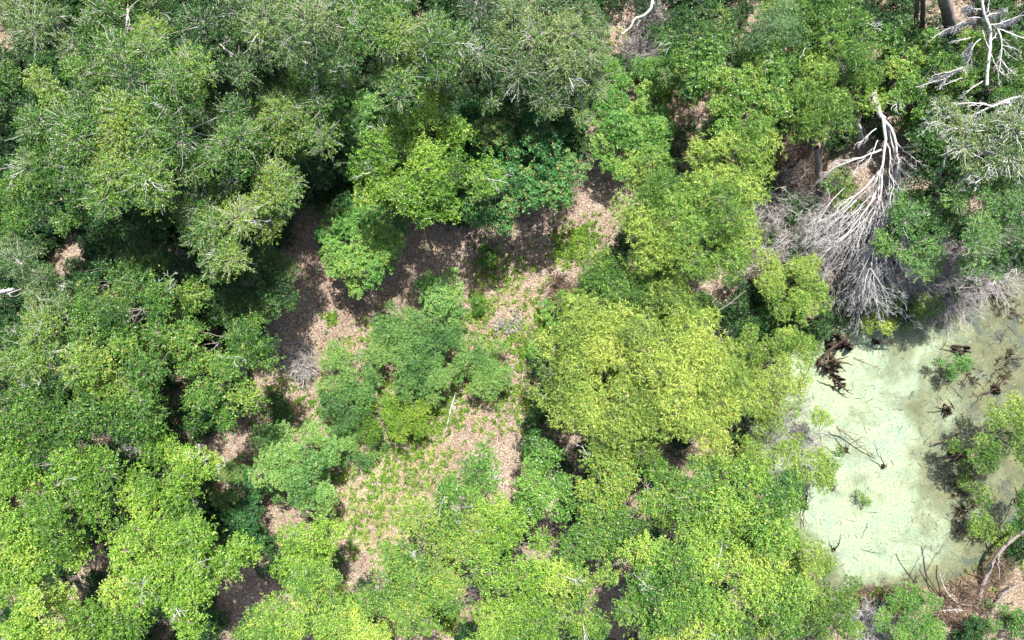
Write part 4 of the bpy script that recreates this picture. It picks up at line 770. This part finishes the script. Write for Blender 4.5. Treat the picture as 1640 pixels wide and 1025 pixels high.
stump('row of black root humps beyond the twig jumble', 1545, 760, .4, [(-26, 4, .3, .2, .05), (14, 12, .3, .2, .05), (-10, 24, .3, .2, .05)], 103, .25)
stump('black snag above the bright young willow', 1530, 725, .7, [(-30, 10, .5, .5, .05), (-24, 26, .4, .3, .04), (12, -10, .5, .8, .05), (-12, 28, .4, .4, .04)], 104, .28)
stump('small root hump in the shadowed strip of the pond', 1535, 815, .35, [(-8, 20, .3, .2, .04), (12, 8, .3, .2, .05), (-12, -12, .3, .2, .04)], 105, .2)
stump('half-sunk root at the frame edge beside the shaded shrub', 1636, 795, .7, [(-14, 14, .4, .3, .06), (4, -20, .4, .7, .07)], 106, .35)
stump('brown hump under the thin willow shrub at the rim', 1497, 500, .5, [(-16, -4, .4, .4, .06), (12, -6, .4, .4, .06)], 107, .22)
stump('leafless snag lying across the shaded head of the pond', 1580, 462, .6, [(-20, -14, .5, .7, .07), (28, 14, .4, .3, .08), (48, 8, .3, .2, .06), (10, -12, .4, .7, .05)], 108, .25)
log('floating_branch', 'long reddish fallen stick with a fork, floating on the duckweed', [([(1340, 685, .9), (1360, 698, .6), (1385, 720, .35), (1405, 733, .2)], .045, .02, 2), ([(1345, 688, .8), (1368, 695, .7), (1392, 705, .5)], .02, .01, 2), ([(1340, 682, .9), (1349, 700, .5)], .03, .015, 1), ([(1354, 720, .1), (1366, 708, .3), (1385, 698, .5)], .02, .012, 1)], BROWN, 111, group='branches in the pond')
log('floating_branch', 'thin dark straight twig near the clawed stump', [([(1368, 572, .1), (1390, 582, .1), (1412, 590, .1)], .02, .008, 1), ([(1376, 575, .1), (1388, 592, .08)], .01, .006, 0)], BROWN, 112, group='branches in the pond')
log('floating_branch', 'jumble of dark bare twigs over the duckweed by the far willow shrub', [([(1495, 712, .4), (1515, 705, .6), (1540, 692, .9)], .04, .03, 2), ([(1510, 750, .3), (1530, 735, .6), (1545, 720, .8)], .04, .02, 3), ([(1560, 735, .4), (1545, 745, .5), (1555, 775, .4)], .03, .02, 3)], WET, 113, group='branches in the pond')
log('floating_branch', 'slim brown bough dipping from the pale willow into the water', [([(1300, 580, 1.2), (1290, 602, .5), (1273, 625, .02)], .04, .02, 1), ([(1290, 602, .5), (1284, 600, .6)], .01, .006, 0)], BROWN, 114, group='branches in the pond')
log('floating_branch', 'short thin twig floating near the bottom of the duckweed', [([(1380, 880, .05), (1395, 884, .05), (1412, 886, .05)], .018, .008, 1), ([(1392, 883, .05), (1398, 878, .1)], .01, .006, 0)], WET, 115, group='branches in the pond')
# flecks and bits afloat
g = np.random.default_rng(9)
x = g.uniform(14, 34, 9000); x = np.where(g.random(9000) < .4, g.uniform(25, 33, 9000), x); y = g.uniform(-19, 4, 9000); k = (gh(x, y) < -.08) & ((n_fine(x, y) > .3) | (g.random(len(x)) < .25) | (x > 25) & (g.random(len(x)) < .8)); x, y = x[k], y[k]; n = len(x)
a = g.random(n) * 6.283; D = np.stack([np.cos(a), np.sin(a), np.zeros(n)], 1); N = np.zeros((n, 3)); N[:, 2] = 1; N += g.normal(size=(n, 3)) * .2
V, F = leaf_quads(np.stack([x, y, g.uniform(.008, .02, n)], 1), D, N, g.gamma(2, .045, n), g.uniform(.012, .04, n), .05)
o = mesh_obj('floating_litter', V, F, LIT, tint=np.repeat(g.beta(1, 4, n), 4)); o['kind'] = 'stuff'
n = 520; x = g.uniform(15, 33, n); x = np.where(g.random(n) < .5, g.uniform(25, 32, n), x); y = g.uniform(-18, 3, n); k = gh(x, y) < -.05; x, y = x[k], y[k]; n = len(x); a = g.random(n) * 6.283; ln = g.gamma(2, .16, n)
A = np.stack([x, y, np.full(n, .01)], 1); Bq = A + np.stack([np.cos(a) * ln, np.sin(a) * ln, g.uniform(0, .12, n)], 1)
T = Tubes(); T.add(wander(g, A, Bq, 5, .10), np.linspace(.012, .005, 5)[None] * g.uniform(.6, 1.7, (n, 1)), 3, .3)
o = mesh_obj('floating_twigs', np.vstack(T.V), np.vstack(T.F), WET, tint=np.concatenate(T.T)); o['kind'] = 'stuff'

print('faces', sum(len(o.data.polygons) for o in COL.objects if o.type == 'MESH'), 'objects', len(COL.objects))
